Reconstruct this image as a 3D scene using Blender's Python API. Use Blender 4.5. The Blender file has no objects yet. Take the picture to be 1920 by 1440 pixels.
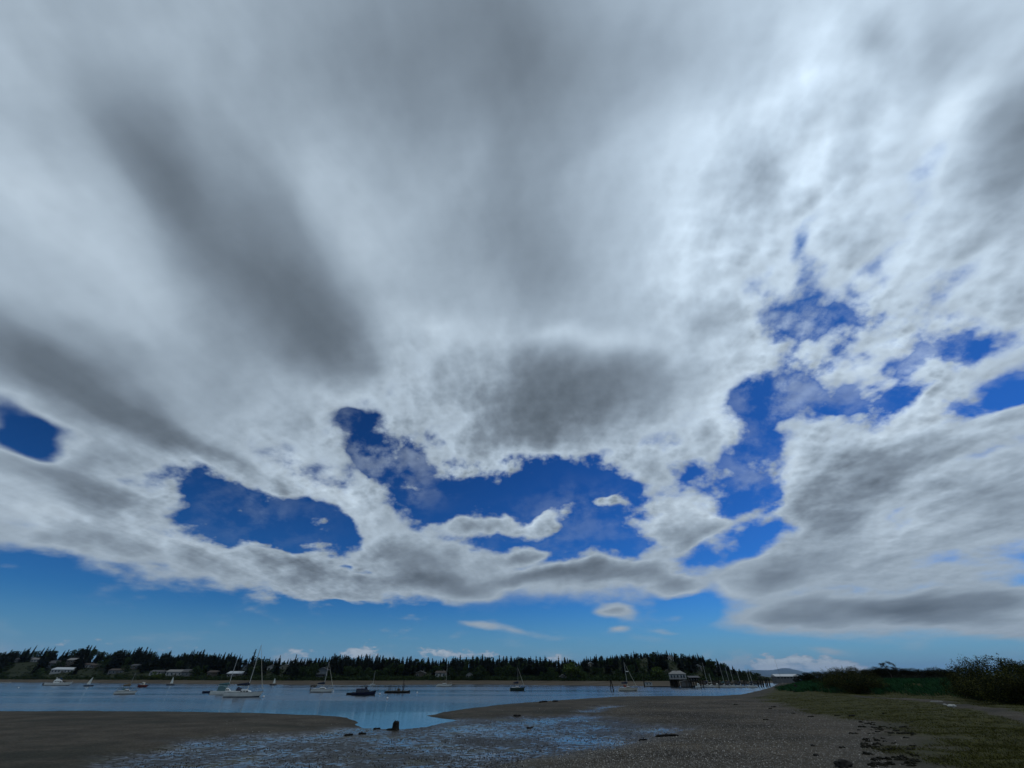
import bpy, bmesh, math, random
import numpy as np
from mathutils import Vector, Matrix, noise as mnoise

# ------------------------------------------------------------------ camera
SCN = bpy.context.scene
COL = SCN.collection
FPX = 722.0                    # focal length in pixels of the 1920 px wide photograph
HORIZON = 1270.0               # photograph row of the horizon
EYE = 3.5                      # metres above the water
PITCH = math.atan((HORIZON - 720.0) / FPX)
CP, SP = math.cos(PITCH), math.sin(PITCH)

HAZE = True

cam_data = bpy.data.cameras.new("camera")
cam_data.sensor_width = 36.0
cam_data.lens = FPX / 1920.0 * 36.0
cam_data.clip_start = 0.1
cam_data.clip_end = 200000.0
cam = bpy.data.objects.new("camera", cam_data)
cam.location = (0, 0, EYE)
cam.rotation_euler = (math.pi / 2 + PITCH, 0, 0)
COL.objects.link(cam)
SCN.camera = cam

def px_dir(px, py):
    """world direction of a photograph pixel (1920 x 1440)"""
    u, v = px - 960.0, py - 720.0
    d = Vector((u, FPX * CP + v * SP, FPX * SP - v * CP))
    return d.normalized()

def ground(px, py, z=0.0):
    """where the ray of a pixel meets the level z"""
    d = px_dir(px, py)
    t = (z - EYE) / d.z
    return Vector((d.x * t, d.y * t, z))

def at(px, py, y):
    """point on a pixel's ray at forward distance y"""
    d = px_dir(px, py)
    t = y / d.y
    return Vector((d.x * t, y, EYE + d.z * t))

# ------------------------------------------------------------------ sky
SUN_EL, SUN_AZ = math.radians(57), math.radians(62)      # azimuth clockwise from +Y
SUN_DIR = Vector((math.cos(SUN_EL) * math.sin(SUN_AZ), math.cos(SUN_EL) * math.cos(SUN_AZ), math.sin(SUN_EL)))

world = bpy.data.worlds.new("World")
SCN.world = world
world.use_nodes = True
WT = world.node_tree
WT.nodes.clear()

class NT:
    """small helper for node trees"""
    def __init__(self, tree): self.t = tree
    def n(self, kind, **kw):
        nd = self.t.nodes.new(kind)
        for k, v in kw.items(): setattr(nd, k, v)
        return nd
    def put(self, sock, val):
        if val is None: return
        if hasattr(val, "is_output"): self.t.links.new(val, sock)
        else: sock.default_value = val
    def math(self, op, a, b=None, c=None, clamp=False):
        nd = self.n("ShaderNodeMath", operation=op, use_clamp=clamp)
        for s, v in zip(nd.inputs, (a, b, c)): self.put(s, v)
        return nd.outputs[0]
    def vmath(self, op, a, b=None, c=None, scale=None):
        nd = self.n("ShaderNodeVectorMath", operation=op)
        for s, v in zip(nd.inputs, (a, b, c)): self.put(s, v)
        if scale is not None: self.put(nd.inputs["Scale"], scale)
        return nd.outputs["Value"] if op in ("LENGTH", "DOT_PRODUCT", "DISTANCE") else nd.outputs[0]
    def rng(self, x, a, b, c=0.0, d=1.0, mode="SMOOTHSTEP"):
        nd = self.n("ShaderNodeMapRange", interpolation_type=mode)
        for i, v in enumerate((x, a, b, c, d)): self.put(nd.inputs[i], v)
        return nd.outputs[0]
    def mapping(self, vec, loc=(0, 0, 0), rot=(0, 0, 0), scale=(1, 1, 1), kind="POINT"):
        nd = self.n("ShaderNodeMapping", vector_type=kind)
        self.put(nd.inputs["Vector"], vec)
        nd.inputs["Location"].default_value = loc
        nd.inputs["Rotation"].default_value = rot
        nd.inputs["Scale"].default_value = scale
        return nd.outputs[0]
    def noise(self, vec, scale, detail=4.0, rough=0.55, lac=2.0, dist=0.0, color=False, dims="3D"):
        nd = self.n("ShaderNodeTexNoise", noise_dimensions=dims)
        self.put(nd.inputs["Vector"], vec)
        nd.inputs["Scale"].default_value = scale
        nd.inputs["Detail"].default_value = detail
        nd.inputs["Roughness"].default_value = rough
        nd.inputs["Lacunarity"].default_value = lac
        nd.inputs["Distortion"].default_value = dist
        return nd.outputs["Color" if color else "Fac"]
    def ramp(self, fac, stops, mode="LINEAR"):
        nd = self.n("ShaderNodeValToRGB")
        self.put(nd.inputs[0], fac)
        cr = nd.color_ramp
        cr.interpolation = mode
        while len(cr.elements) < len(stops): cr.elements.new(0.5)
        for e, (p, c) in zip(cr.elements, stops):
            e.position = p
            e.color = (*c, 1.0) if len(c) == 3 else c
        return nd.outputs[0]
    def mix(self, fac, a, b, blend="MIX"):
        nd = self.n("ShaderNodeMix", data_type="RGBA", blend_type=blend)
        self.put(nd.inputs[0], fac)
        for s, v in ((nd.inputs[6], a), (nd.inputs[7], b)):
            if isinstance(v, tuple) and len(v) == 3: v = (*v, 1.0)
            self.put(s, v)
        return nd.outputs[2]
    def link(self, a, b): self.t.links.new(a, b)

W = NT(WT)
tc = W.n("ShaderNodeTexCoord")
DIR = tc.outputs["Generated"]
sepd = W.n("ShaderNodeSeparateXYZ"); W.link(DIR, sepd.inputs[0])
DX, DY, DZ = sepd.outputs

def stereo_co(d):                       # stereographic chart of the upper sky, used to place cloud banks
    return np.array((d[0] / (1 + d[2]), d[1] / (1 + d[2])))

def sky_bank(cx, cy, rx, ry, tilt):
    """photograph ellipse -> centre, rotation, radii on the sky chart"""
    c = stereo_co(px_dir(cx, cy)); e = 4.0
    J = np.array([(stereo_co(px_dir(cx + e, cy)) - stereo_co(px_dir(cx - e, cy))) / (2 * e),
                  (stereo_co(px_dir(cx, cy + e)) - stereo_co(px_dir(cx, cy - e))) / (2 * e)]).T
    t = math.radians(tilt)
    A = np.array([[rx * math.cos(t), -ry * math.sin(t)], [rx * math.sin(t), ry * math.cos(t)]])
    U, S, _ = np.linalg.svd(J @ A)
    if np.linalg.det(U) < 0: U[:, 1] *= -1
    return c, math.atan2(U[1, 0], U[0, 0]), S

# cloud sheet coordinates: the deck seen in perspective, streets running along +Y
den = W.math("ADD", W.math("MAXIMUM", DZ, 0.0), 0.10)
comb = W.n("ShaderNodeCombineXYZ")
W.link(W.math("DIVIDE", DX, den), comb.inputs[0]); W.link(W.math("DIVIDE", DY, den), comb.inputs[1])
SHEET = comb.outputs[0]
den1 = W.math("ADD", W.math("MAXIMUM", DZ, -0.2), 1.0)
comb1 = W.n("ShaderNodeCombineXYZ")
W.link(W.math("DIVIDE", DX, den1), comb1.inputs[0]); W.link(W.math("DIVIDE", DY, den1), comb1.inputs[1])
CHART = comb1.outputs[0]

#SKYBODY
# thick (+) and thin (-) parts of the cloud deck: centre, radii, tilt on the photograph, optical thickness
BANKS = [
    # blue gaps
    (985, 920, 270, 112, 2, -1.4), (800, 950, 130, 55, 25, -0.75), (1150, 930, 140, 60, 15, -0.6),
    (430, 955, 200, 90, 24, -1.3), (570, 1005, 165, 58, 10, -1.1), (40, 812, 170, 60, 22, -1.3),
    (655, 784, 62, 30, 10, -0.72), (730, 880, 200, 85, 30, -0.66),
    (1385, 850, 80, 165, 8, -0.90), (1480, 715, 190, 75, -28, -0.50), (1455, 600, 150, 85, -55, -0.42),
    (1520, 485, 65, 100, 12, -0.36), (1385, 950, 110, 60, -10, -0.8), (1300, 900, 90, 45, 10, -0.5),
    (1835, 640, 110, 62, -10, -0.52), (1870, 745, 150, 50, -12, -0.55), (1700, 740, 170, 50, -25, -0.6),
    (1080, 1015, 190, 70, 0, -1.1), (1330, 1050, 130, 50, -15, -0.9), (1450, 1010, 90, 45, -20, -0.7),
    (670, 1078, 50, 16, 8, -0.5), (900, 1010, 120, 30, 5, -0.45), (60, 1060, 200, 60, 10, -0.6),
    (1290, 1130, 90, 60, 0, -0.8), (1610, 600, 110, 40, -35, -0.28),
    # thick grey parts
    (1060, 755, 235, 125, -6, 1.0), (1170, 705, 170, 75, -8, 0.4), (985, 805, 150, 75, 10, 0.35), (510, 510, 440, 190, 52, 0.72), (330, 300, 260, 110, 55, 0.45), (590, 620, 180, 120, 50, 0.35),
    (940, 120, 560, 300, 5, 0.75), (1000, 420, 330, 260, 10, 0.45), (110, 700, 420, 115, 22, 0.95),
    (360, 850, 330, 75, 26, 0.75), (170, 900, 280, 75, 20, 0.6), (1600, 905, 230, 105, -18, 0.75), (1560, 985, 150, 45, 0, 0.3),
    (1600, 1146, 380, 40, 2, 1.1), (1780, 1130, 300, 34, -6, 0.6), (1880, 300, 260, 120, -45, 0.75),
    (1800, 60, 230, 110, -60, 0.35), (1620, 240, 160, 60, -50, 0.22), (1850, 985, 240, 60, -12, 0.40), (1800, 1070, 260, 36, -8, 0.35),
    (1290, 1000, 140, 60, 0, 0.55), (1060, 1075, 260, 28, -3, 0.85), (800, 1095, 180, 36, 6, 0.75),
    (640, 1110, 170, 26, 8, 0.75), (300, 1045, 380, 50, 16, 0.45), (1000, 980, 110, 26, -4, 1.2), (870, 985, 100, 22, 4, 0.95), (1130, 962, 60, 18, 6, 0.8), (470, 968, 80, 24, 14, 0.6), (700, 905, 110, 30, 28, 0.5), (985, 1028, 80, 28, -4, 1.2),
    (1200, 920, 90, 50, 25, 0.35), (560, 1060, 200, 50, 10, 0.35), (750, 1040, 180, 70, 25, 0.4),
    (1420, 340, 150, 140, 0, 0.40), (1500, 520, 110, 90, 0, 0.18), (1560, 440, 90, 60, -30, 0.2), (1640, 100, 110, 90, 0, 0.35), (1320, 590, 80, 60, 0, 0.3),
    # the bank that reaches low on the right, and small clouds under the deck
    (1660, 1110, 420, 120, 2, 0.62), (1420, 1100, 115, 55, -20, 0.85), (1900, 1150, 260, 90, 0, 0.7), (1500, 1172, 260, 34, 4, 1.0),
    (1278, 1106, 75, 30, 0, 1.5), (1150, 1152, 60, 20, 4, 1.15), (1160, 1183, 30, 11, 0, 0.8), (1275, 1158, 40, 18, 0, 0.62),
    (945, 1180, 140, 14, 8, 0.5), (890, 1172, 60, 9, 10, 0.4), (1545, 1222, 70, 14, 10, 0.5), (870, 1115, 90, 30, 0, 0.7), (650, 1113, 120, 24, 4, 0.45),
    (1250, 1186, 60, 9, 0, 0.45), (60, 1065, 130, 16, 8, 0.4), (40, 1052, 70, 20, 0, 0.35), (1120, 1195, 500, 12, 0, 0.12), (300, 1195, 520, 16, 0, 0.22),
]
# paler, less dense parts that stay closed
VEILS = [
    (1290, 975, 150, 60, 0, -0.42), (1275, 1102, 60, 22, 0, -0.35), (620, 935, 210, 60, 35, -0.42), (860, 1108, 70, 22, 0, -0.4), (640, 1106, 90, 18, 5, -0.35), (1420, 1085, 110, 36, -25, -0.5), (1000, 972, 90, 22, 0, -0.35), (60, 945, 230, 45, 17, -0.35), (1700, 800, 280, 70, -30, -0.35), (1660, 670, 220, 70, -35, -0.35), (1480, 860, 70, 70, 0, -0.35), (1340, 800, 90, 80, 0, -0.25), (360, 1030, 200, 40, 15, -0.3), (1750, 1000, 260, 50, -8, -0.3),
    (1480, 200, 240, 330, 30, -0.34), (1290, 470, 150, 90, -30, -0.32), (1340, 680, 110, 110, -50, -0.25),
    (170, 490, 330, 220, 30, -0.42), (860, 610, 190, 80, 15, -0.36), (1100, 628, 170, 40, 0, -0.3), (560, 720, 200, 70, 20, -0.28), (690, 400, 190, 90, 50, -0.28),
    (1750, 420, 240, 60, -40, -0.25), (1790, 200, 200, 50, -50, -0.3),
]
# texture of the deck: where it breaks up into flakes rather than lying smooth
FLAKES = [(1600, 700, 620, 620, 0, 0.75), (850, 850, 560, 300, 0, 0.70), (1200, 950, 400, 220, 0, 0.35), (1450, 300, 260, 420, 30, 0.20), (1650, 1080, 420, 170, 0, -0.12), (500, 1020, 560, 170, 15, 0.55), (300, 850, 420, 140, 20, 0.25)]

warp = W.vmath("MULTIPLY_ADD", W.noise(W.mapping(SHEET, scale=(1.0, 0.6, 1.0)), 2.2, 2.5, 0.5, color=True), (0.12, 0.12, 0.0), (-0.06, -0.06, 0.0))
warp2 = W.vmath("MULTIPLY_ADD", W.noise(CHART, 3.2, 3.0, 0.5, color=True), (0.11, 0.11, 0.0), (-0.055, -0.055, 0.0))
# small angular size near the horizon: less warp there
wamt = W.rng(DZ, 0.02, 0.42, 0.10, 1.0)
WCH = W.vmath("ADD", CHART, W.vmath("SCALE", W.vmath("ADD", warp, warp2), scale=wamt))

def banks(lst, start):
    acc = start
    for cx, cy, rx, ry, tilt, amp in lst:
        c, rot, S = sky_bank(cx, cy, rx, ry, tilt)
        m = W.mapping(WCH, (c[0], c[1], 0), (0, 0, rot), (S[0], S[1], 1.0), "TEXTURE")
        g = W.n("ShaderNodeTexGradient", gradient_type="SPHERICAL"); W.link(m, g.inputs[0])
        acc = W.math("ADD", acc, W.rng(g.outputs["Fac"], 0.0, 1.0, 0.0, amp))
    return acc

clear = W.rng(DZ, 0.105, 0.19, -1.05, 0.0)                       # the deck ends above the horizon
T0 = banks([(*k[:5], k[5] * (1.22 if k[5] < 0 else 1.0)) for k in BANKS], W.math("ADD", clear, 1.14))
VE = banks(VEILS, 0.0)
FL = W.math("MAXIMUM", W.math("MINIMUM", banks(FLAKES, 0.03), 1.0), 0.0)

# broken cloud texture, sampled here and a little towards the sun
sunxy = (SUN_DIR.x, SUN_DIR.y)
def flakes(vec):                       # elongated flakes along the cloud streets
    return W.noise(W.mapping(vec, loc=(5.3, 2.2, 0.0), rot=(0, 0, 0.10), scale=(1.0, 0.7, 1.0)), 4.0, 4.0, 0.5, dims="2D")
def billows(vec):                      # rounded heads with creases between them
    v = W.n("ShaderNodeTexVoronoi", feature="SMOOTH_F1", voronoi_dimensions="2D")
    W.link(vec, v.inputs["Vector"]); v.inputs["Scale"].default_value = 9.0
    v.inputs["Detail"].default_value = 3.0; v.inputs["Roughness"].default_value = 0.55; v.inputs["Lacunarity"].default_value = 2.1; v.inputs["Smoothness"].default_value = 0.35
    return W.math("SUBTRACT", 1.0, W.math("MULTIPLY", v.outputs["Distance"], 1.25))
ssheet = W.vmath("ADD", SHEET, W.vmath("SCALE", warp, scale=0.5))
NA = flakes(ssheet)
NB = flakes(W.vmath("ADD", ssheet, (0.055 * sunxy[0], 0.055 * sunxy[1], 0.0)))
big = W.noise(W.mapping(W.vmath("ADD", WCH, W.vmath("SCALE", SHEET, scale=0.10)), loc=(3.7, 1.35, 0.0), rot=(0, 0, 0.2), scale=(1.0, 0.7, 1.0)), 4.2, 3.0, 0.5, dims="2D")
T1 = W.math("MULTIPLY_ADD", W.math("SUBTRACT", NA, 0.5), W.math("MULTIPLY_ADD", FL, 1.9, 0.03), T0)
T2a = W.math("MULTIPLY_ADD", W.math("SUBTRACT", big, 0.5), 0.8, T1)
# ragged edges: billows and wisps where the cloud runs thin
edge = W.math("MULTIPLY", W.rng(T2a, 0.7, 1.4, 1.0, 0.12), W.rng(T2a, -0.9, 0.1, 0.0, 1.0))
fine_co = W.vmath("ADD", W.vmath("ADD", CHART, W.vmath("SCALE", SHEET, scale=0.16)), W.vmath("SCALE", warp, scale=0.25))
wisp = W.noise(fine_co, 10.0, 7.0, 0.6, dims="2D")
BI = billows(fine_co)
BJ = billows(W.vmath("ADD", fine_co, (0.03 * sunxy[0], 0.03 * sunxy[1], 0.0)))
famt = W.math("MULTIPLY", W.math("MULTIPLY", W.math("MAXIMUM", edge, 0.34), W.math("MULTIPLY_ADD", FL, 0.85, 0.06)), W.rng(DZ, 0.05, 0.3, 0.95, 1.0))
frag = W.math("MULTIPLY_ADD", W.math("SUBTRACT", wisp, 0.5), 2.4, W.math("MULTIPLY", W.math("SUBTRACT", BI, 0.40), 0.9))
T2 = W.math("MULTIPLY_ADD", frag, W.math("MULTIPLY", famt, 1.8), T2a)

# low cumulus far off along the horizon
cumv = W.mapping(DIR, scale=(1.0, 1.0, 2.2))
cum = W.noise(cumv, 15.0, 6.0, 0.6)
cumband = W.math("MULTIPLY", W.rng(DZ, 0.0, 0.008, 0.0, 1.0), W.rng(DZ, 0.020, 0.060, 1.0, 0.0))
CUM = W.math("MULTIPLY", W.rng(cum, 0.47, 0.60), cumband)
CUM = W.math("MULTIPLY", CUM, W.rng(W.noise(W.mapping(DIR, scale=(1, 1, 0.0)), 3.0, 2.0), 0.44, 0.60, 0.0, 0.8))
PUFFS = [(560, 1222, 60, 22, 0, 1), (655, 1226, 40, 18, 0, 1), (692, 1224, 48, 26, 0, 1.2), (825, 1226, 80, 22, 0, 1.1), (912, 1229, 70, 16, 0, 1), (1045, 1234, 36, 14, 0, 1), (1440, 1246, 70, 34, 0, 1.1),
         (1500, 1256, 160, 26, 0, 1), (1560, 1246, 100, 22, 12, 1.1), (1490, 1236, 40, 14, 0, 0.8), (340, 1216, 90, 14, 0, 0.7), (150, 1205, 220, 20, 0, 0.6), (1620, 1258, 90, 16, 8, 0.9)]
PU = W.math("MULTIPLY_ADD", W.math("SUBTRACT", W.noise(cumv, 62.0, 6.0, 0.6), 0.5), 2.6, banks(PUFFS, -0.42))
PUM = W.math("MULTIPLY", W.rng(PU, 0.05, 0.55), W.rng(DZ, 0.07, 0.10, 1.0, 0.0))
CUM = W.math("MAXIMUM", CUM, PUM)
T = W.math("MAXIMUM", W.math("MAXIMUM", T2, 0.0), W.math("MULTIPLY", CUM, 0.75))

# thin torn veils that drift across the gaps
VEILED = [(1460, 640, 230, 260, 0, 0.62), (1780, 680, 260, 160, 0, 0.55), (720, 850, 200, 130, 20, 0.48), (1390, 900, 110, 130, 0, 0.35), (1080, 985, 260, 110, 0, 0.16), (470, 960, 260, 110, 15, 0.14)]
vn = W.noise(fine_co, 11.0, 6.0, 0.58, dims="2D")
VV = W.math("MULTIPLY", W.rng(vn, 0.40, 0.68), W.math("MINIMUM", banks(VEILED, 0.0), 0.8))
ALPHA = W.math("MAXIMUM", W.math("MULTIPLY", W.rng(T, 0.04, 0.90), 0.985), VV)
# thin cloud lets the light through, thick cloud is grey
TC = W.math("ADD", W.math("MAXIMUM", T, 0.96), VE)
cl = W.ramp(W.math("DIVIDE", TC, 2.6), [(0.12, (0.74, 0.81, 0.86)), (0.31, (0.52, 0.585, 0.64)), (0.44, (0.385, 0.44, 0.49)),
                                      (0.58, (0.255, 0.295, 0.335)), (0.76, (0.160, 0.186, 0.212)), (1.0, (0.110, 0.130, 0.148))], "LINEAR")
relief = W.math("SUBTRACT", NA, NB)
lit0 = W.math("MULTIPLY_ADD", relief, W.math("MULTIPLY_ADD", FL, -1.2, -0.1), 1.0)
lit = W.math("MULTIPLY_ADD", W.math("SUBTRACT", BI, BJ), W.math("MULTIPLY_ADD", famt, -1.05, -0.02), lit0)
mu = W.math("MAXIMUM", W.vmath("DOT_PRODUCT", DIR, tuple(SUN_DIR)), 0.0)
fwd = W.math("MULTIPLY_ADD", W.math("POWER", mu, 6.0), 0.50, 0.93)          # forward scattering round the veiled sun
lowd = W.rng(DZ, 0.03, 0.5, 0.80, 1.0)
puffc = W.mix(W.rng(PU, 0.2, 1.0), (0.34, 0.45, 0.58), (0.58, 0.67, 0.76))
cl = W.mix(PUM, W.vmath("MULTIPLY", cl, (0.915, 0.99, 1.065)), puffc)
cloud = W.vmath("SCALE", cl, scale=W.math("MULTIPLY", W.math("MULTIPLY", lit, fwd), lowd))

nish = W.n("ShaderNodeTexSky", sky_type="NISHITA")
nish.sun_disc = False
nish.sun_elevation = SUN_EL
nish.sun_rotation = SUN_AZ
nish.air_density = 1.0; nish.dust_density = 0.4; nish.ozone_density = 4.0
SKY_STRENGTH = 0.10
# clear sky, deepened as a polariser does; everything below is in Background units (x 1/strength)
nb = W.vmath("SCALE", nish.outputs[0], scale=SKY_STRENGTH)
sn = W.n("ShaderNodeSeparateColor"); W.link(nb, sn.inputs[0])
cn = W.n("ShaderNodeCombineColor")
W.link(W.math("MULTIPLY", W.math("POWER", sn.outputs[0], 2.0), 0.28), cn.inputs[0])
W.link(W.math("MULTIPLY", W.math("POWER", sn.outputs[1], 1.8), 0.63), cn.inputs[1])
W.link(W.math("MULTIPLY", W.math("POWER", sn.outputs[2], 2.0), 1.06), cn.inputs[2])
blue = W.mix(W.rng(DZ, -0.03, 0.13, 0.92, 0.0), cn.outputs[0], (0.16, 0.315, 0.52))
skyc = W.mix(ALPHA, blue, cloud)
bg = W.n("ShaderNodeBackground")
W.link(W.vmath("SCALE", skyc, scale=1.0 / SKY_STRENGTH), bg.inputs[0])
bg.inputs[1].default_value = SKY_STRENGTH
wout = W.n("ShaderNodeOutputWorld"); W.link(bg.outputs[0], wout.inputs[0])

# ------------------------------------------------------------------ sun and exposure
sun_data = bpy.data.lights.new("sun", "SUN")
sun_data.energy = 0.5
sun_data.angle = math.radians(14)
sun_data.color = (1.0, 0.95, 0.88)
sun = bpy.data.objects.new("sun", sun_data)
sun.rotation_euler = SUN_DIR.to_track_quat("Z", "Y").to_euler()
COL.objects.link(sun)
VS = SCN.view_settings
SCN.display_settings.display_device = "sRGB"
VS.view_transform = "Standard"; VS.look = "None"; VS.exposure = 0.0; VS.gamma = 1.0; VS.use_curve_mapping = False
SCN.cycles.use_denoising = True
SCN.cycles.max_bounces = 6
SCN.cycles.use_adaptive_sampling = True
world.cycles.sampling_method = "MANUAL"
world.cycles.sample_map_resolution = 256
# ------------------------------------------------------------------ mesh helpers
def tag(o, label=None, cat=None, group=None, kind=None):
    if label: o["label"] = label
    if cat: o["category"] = cat
    if group: o["group"] = group
    if kind: o["kind"] = kind
    return o

def link(name, data, parent=None, smooth=False):
    o = bpy.data.objects.new(name, data)
    COL.objects.link(o)
    if parent is not None: o.parent = parent
    return o

def empty(name, loc=(0, 0, 0), rz=0.0, sc=1.0):
    o = link(name, None)
    o.empty_display_size = 0.3
    o.location = loc; o.rotation_euler = (0, 0, rz); o.scale = (sc, sc, sc)
    return o

def np_mesh(name, V, F, mat, smooth=False):
    """mesh from numpy vertices and an (n, k) face array"""
    me = bpy.data.meshes.new(name)
    V = np.asarray(V, dtype=np.float32).reshape(-1, 3); F = np.asarray(F, dtype=np.int32)
    n, k = F.shape
    me.vertices.add(len(V)); me.vertices.foreach_set("co", V.ravel())
    me.loops.add(n * k); me.loops.foreach_set("vertex_index", F.ravel())
    me.polygons.add(n); me.polygons.foreach_set("loop_start", np.arange(0, n * k, k, dtype=np.int32))
    if smooth: me.polygons.foreach_set("use_smooth", np.ones(n, dtype=bool))
    me.update(calc_edges=True)
    me.validate()
    if mat is not None: me.materials.append(mat)
    return me

class MB:
    """collects shapes for ONE mesh"""
    def __init__(self): self.v = []; self.f = []
    def add(self, vs, fs):
        b = len(self.v)
        self.v += [tuple(p) for p in vs]; self.f += [tuple(b + i for i in f) for f in fs]
        return self
    def box(self, x0, x1, y0, y1, z0, z1):
        vs = [(x, y, z) for x in (x0, x1) for y in (y0, y1) for z in (z0, z1)]
        return self.add(vs, [(0, 1, 3, 2), (4, 6, 7, 5), (0, 4, 5, 1), (2, 3, 7, 6), (0, 2, 6, 4), (1, 5, 7, 3)])
    def tube(self, p0, p1, r0, r1=None, n=6):
        p0, p1 = Vector(p0), Vector(p1); r1 = r0 if r1 is None else r1
        d = (p1 - p0).normalized()
        a = d.orthogonal().normalized(); b = d.cross(a)
        vs = []
        for p, r in ((p0, r0), (p1, r1)):
            for i in range(n):
                t = 2 * math.pi * i / n
                vs.append(p + a * (r * math.cos(t)) + b * (r * math.sin(t)))
        fs = [(i, (i + 1) % n, n + (i + 1) % n, n + i) for i in range(n)]
        return self.add(vs, fs + [tuple(range(n))[::-1], tuple(range(n, 2 * n))])
    def path(self, pts, r, n=6):
        for a, b in zip(pts[:-1], pts[1:]): self.tube(a, b, r, r, n)
        return self
    def loft(self, rings, closed=True, cap=True):
        n = len(rings[0]); vs = [p for r in rings for p in r]; fs = []
        for k in range(len(rings) - 1):
            for i in range(n if closed else n - 1):
                j = (i + 1) % n
                fs.append((k * n + i, k * n + j, (k + 1) * n + j, (k + 1) * n + i))
        if cap:
            fs.append(tuple(range(n))[::-1]); fs.append(tuple((len(rings) - 1) * n + i for i in range(n)))
        return self.add(vs, fs)
    def lump(self, c, r, seed=0, flat=1.0, n=2, rough=0.3):
        bm = bmesh.new(); bmesh.ops.create_icosphere(bm, subdivisions=n, radius=1.0)
        vs = []
        for v in bm.verts:
            d = v.co.normalized()
            k = 1 + rough * mnoise.noise(d * 1.6 + Vector((seed * 7.1, seed * 3.3, 0)))+ rough * 0.5 * mnoise.noise(d * 4.1 + Vector((seed * 1.7, 0, seed)))
            vs.append((c[0] + d.x * k * r[0], c[1] + d.y * k * r[1], c[2] + d.z * k * r[2] * flat))
        fs = [tuple(v.index for v in f.verts) for f in bm.faces]
        bm.free()
        return self.add(vs, fs)
    def mesh(self, name, mat, smooth=False):
        me = bpy.data.meshes.new(name)
        me.from_pydata(self.v, [], self.f)
        bm = bmesh.new(); bm.from_mesh(me); bmesh.ops.recalc_face_normals(bm, faces=bm.faces); bm.to_mesh(me); bm.free()
        if smooth:
            me.polygons.foreach_set("use_smooth", [True] * len(me.polygons))
            me.set_sharp_from_angle(angle=math.radians(40))
        me.materials.append(mat)
        return me
    def build(self, name, mat, parent=None, smooth=False):
        return link(name, self.mesh(name, mat, smooth), parent)

def copy_tree(o, parent=None):
    c = o.copy(); COL.objects.link(c); c.parent = parent
    for ch in o.children: copy_tree(ch, c)
    return c

# ------------------------------------------------------------------ materials
def mat(name, col, rough=0.6, var=0.25, scale=3.0, spec=0.4, metal=0.0, bump=0.0, bscale=20.0, coord="Object", streak=None):
    m = bpy.data.materials.new(name); m.use_nodes = True
    N = NT(m.node_tree); bs = m.node_tree.nodes["Principled BSDF"]
    tcn = N.n("ShaderNodeTexCoord"); co = tcn.outputs[coord]
    if streak: co = N.mapping(co, scale=streak)
    nz = N.noise(co, scale, 5.0, 0.6)
    lo = tuple(c * (1 - var) for c in col); hi = tuple(min(1, c * (1 + var)) for c in col)
    N.link(N.mix(N.rng(nz, 0.3, 0.7), lo, hi), bs.inputs["Base Color"])
    bs.inputs["Roughness"].default_value = rough
    bs.inputs["Specular IOR Level"].default_value = spec
    bs.inputs["Metallic"].default_value = metal
    if bump:
        b = N.n("ShaderNodeBump"); b.inputs["Strength"].default_value = bump; b.inputs["Distance"].default_value = 0.05
        N.link(N.noise(co, bscale, 6.0, 0.6), b.inputs["Height"]); N.link(b.outputs[0], bs.inputs["Normal"])
    return m

def leaf_mat(name, col, var=0.5, col2=None, scale=0.35):
    m = bpy.data.materials.new(name); m.use_nodes = True
    N = NT(m.node_tree); bs = m.node_tree.nodes["Principled BSDF"]
    geo = N.n("ShaderNodeNewGeometry"); oi = N.n("ShaderNodeObjectInfo")
    nz = N.noise(geo.outputs["Position"], scale, 4.0, 0.65)
    r = N.math("ADD", N.math("MULTIPLY", geo.outputs["Random Per Island"], 0.5), N.math("MULTIPLY", nz, 0.5))
    lo = tuple(c * (1 - var) for c in col); hi = col2 or tuple(c * (1 + var) for c in col)
    c = N.mix(N.rng(r, 0.25, 0.75) if col2 is None else N.rng(r, 0.45, 0.85), lo, hi)
    c = N.mix(0.5, c, N.vmath("SCALE", c, scale=N.math("MULTIPLY_ADD", oi.outputs["Random"], 1.0, 0.5)))
    N.link(c, bs.inputs["Base Color"])
    bs.inputs["Roughness"].default_value = 0.85
    bs.inputs["Specular IOR Level"].default_value = 0.06
    return m

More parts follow.
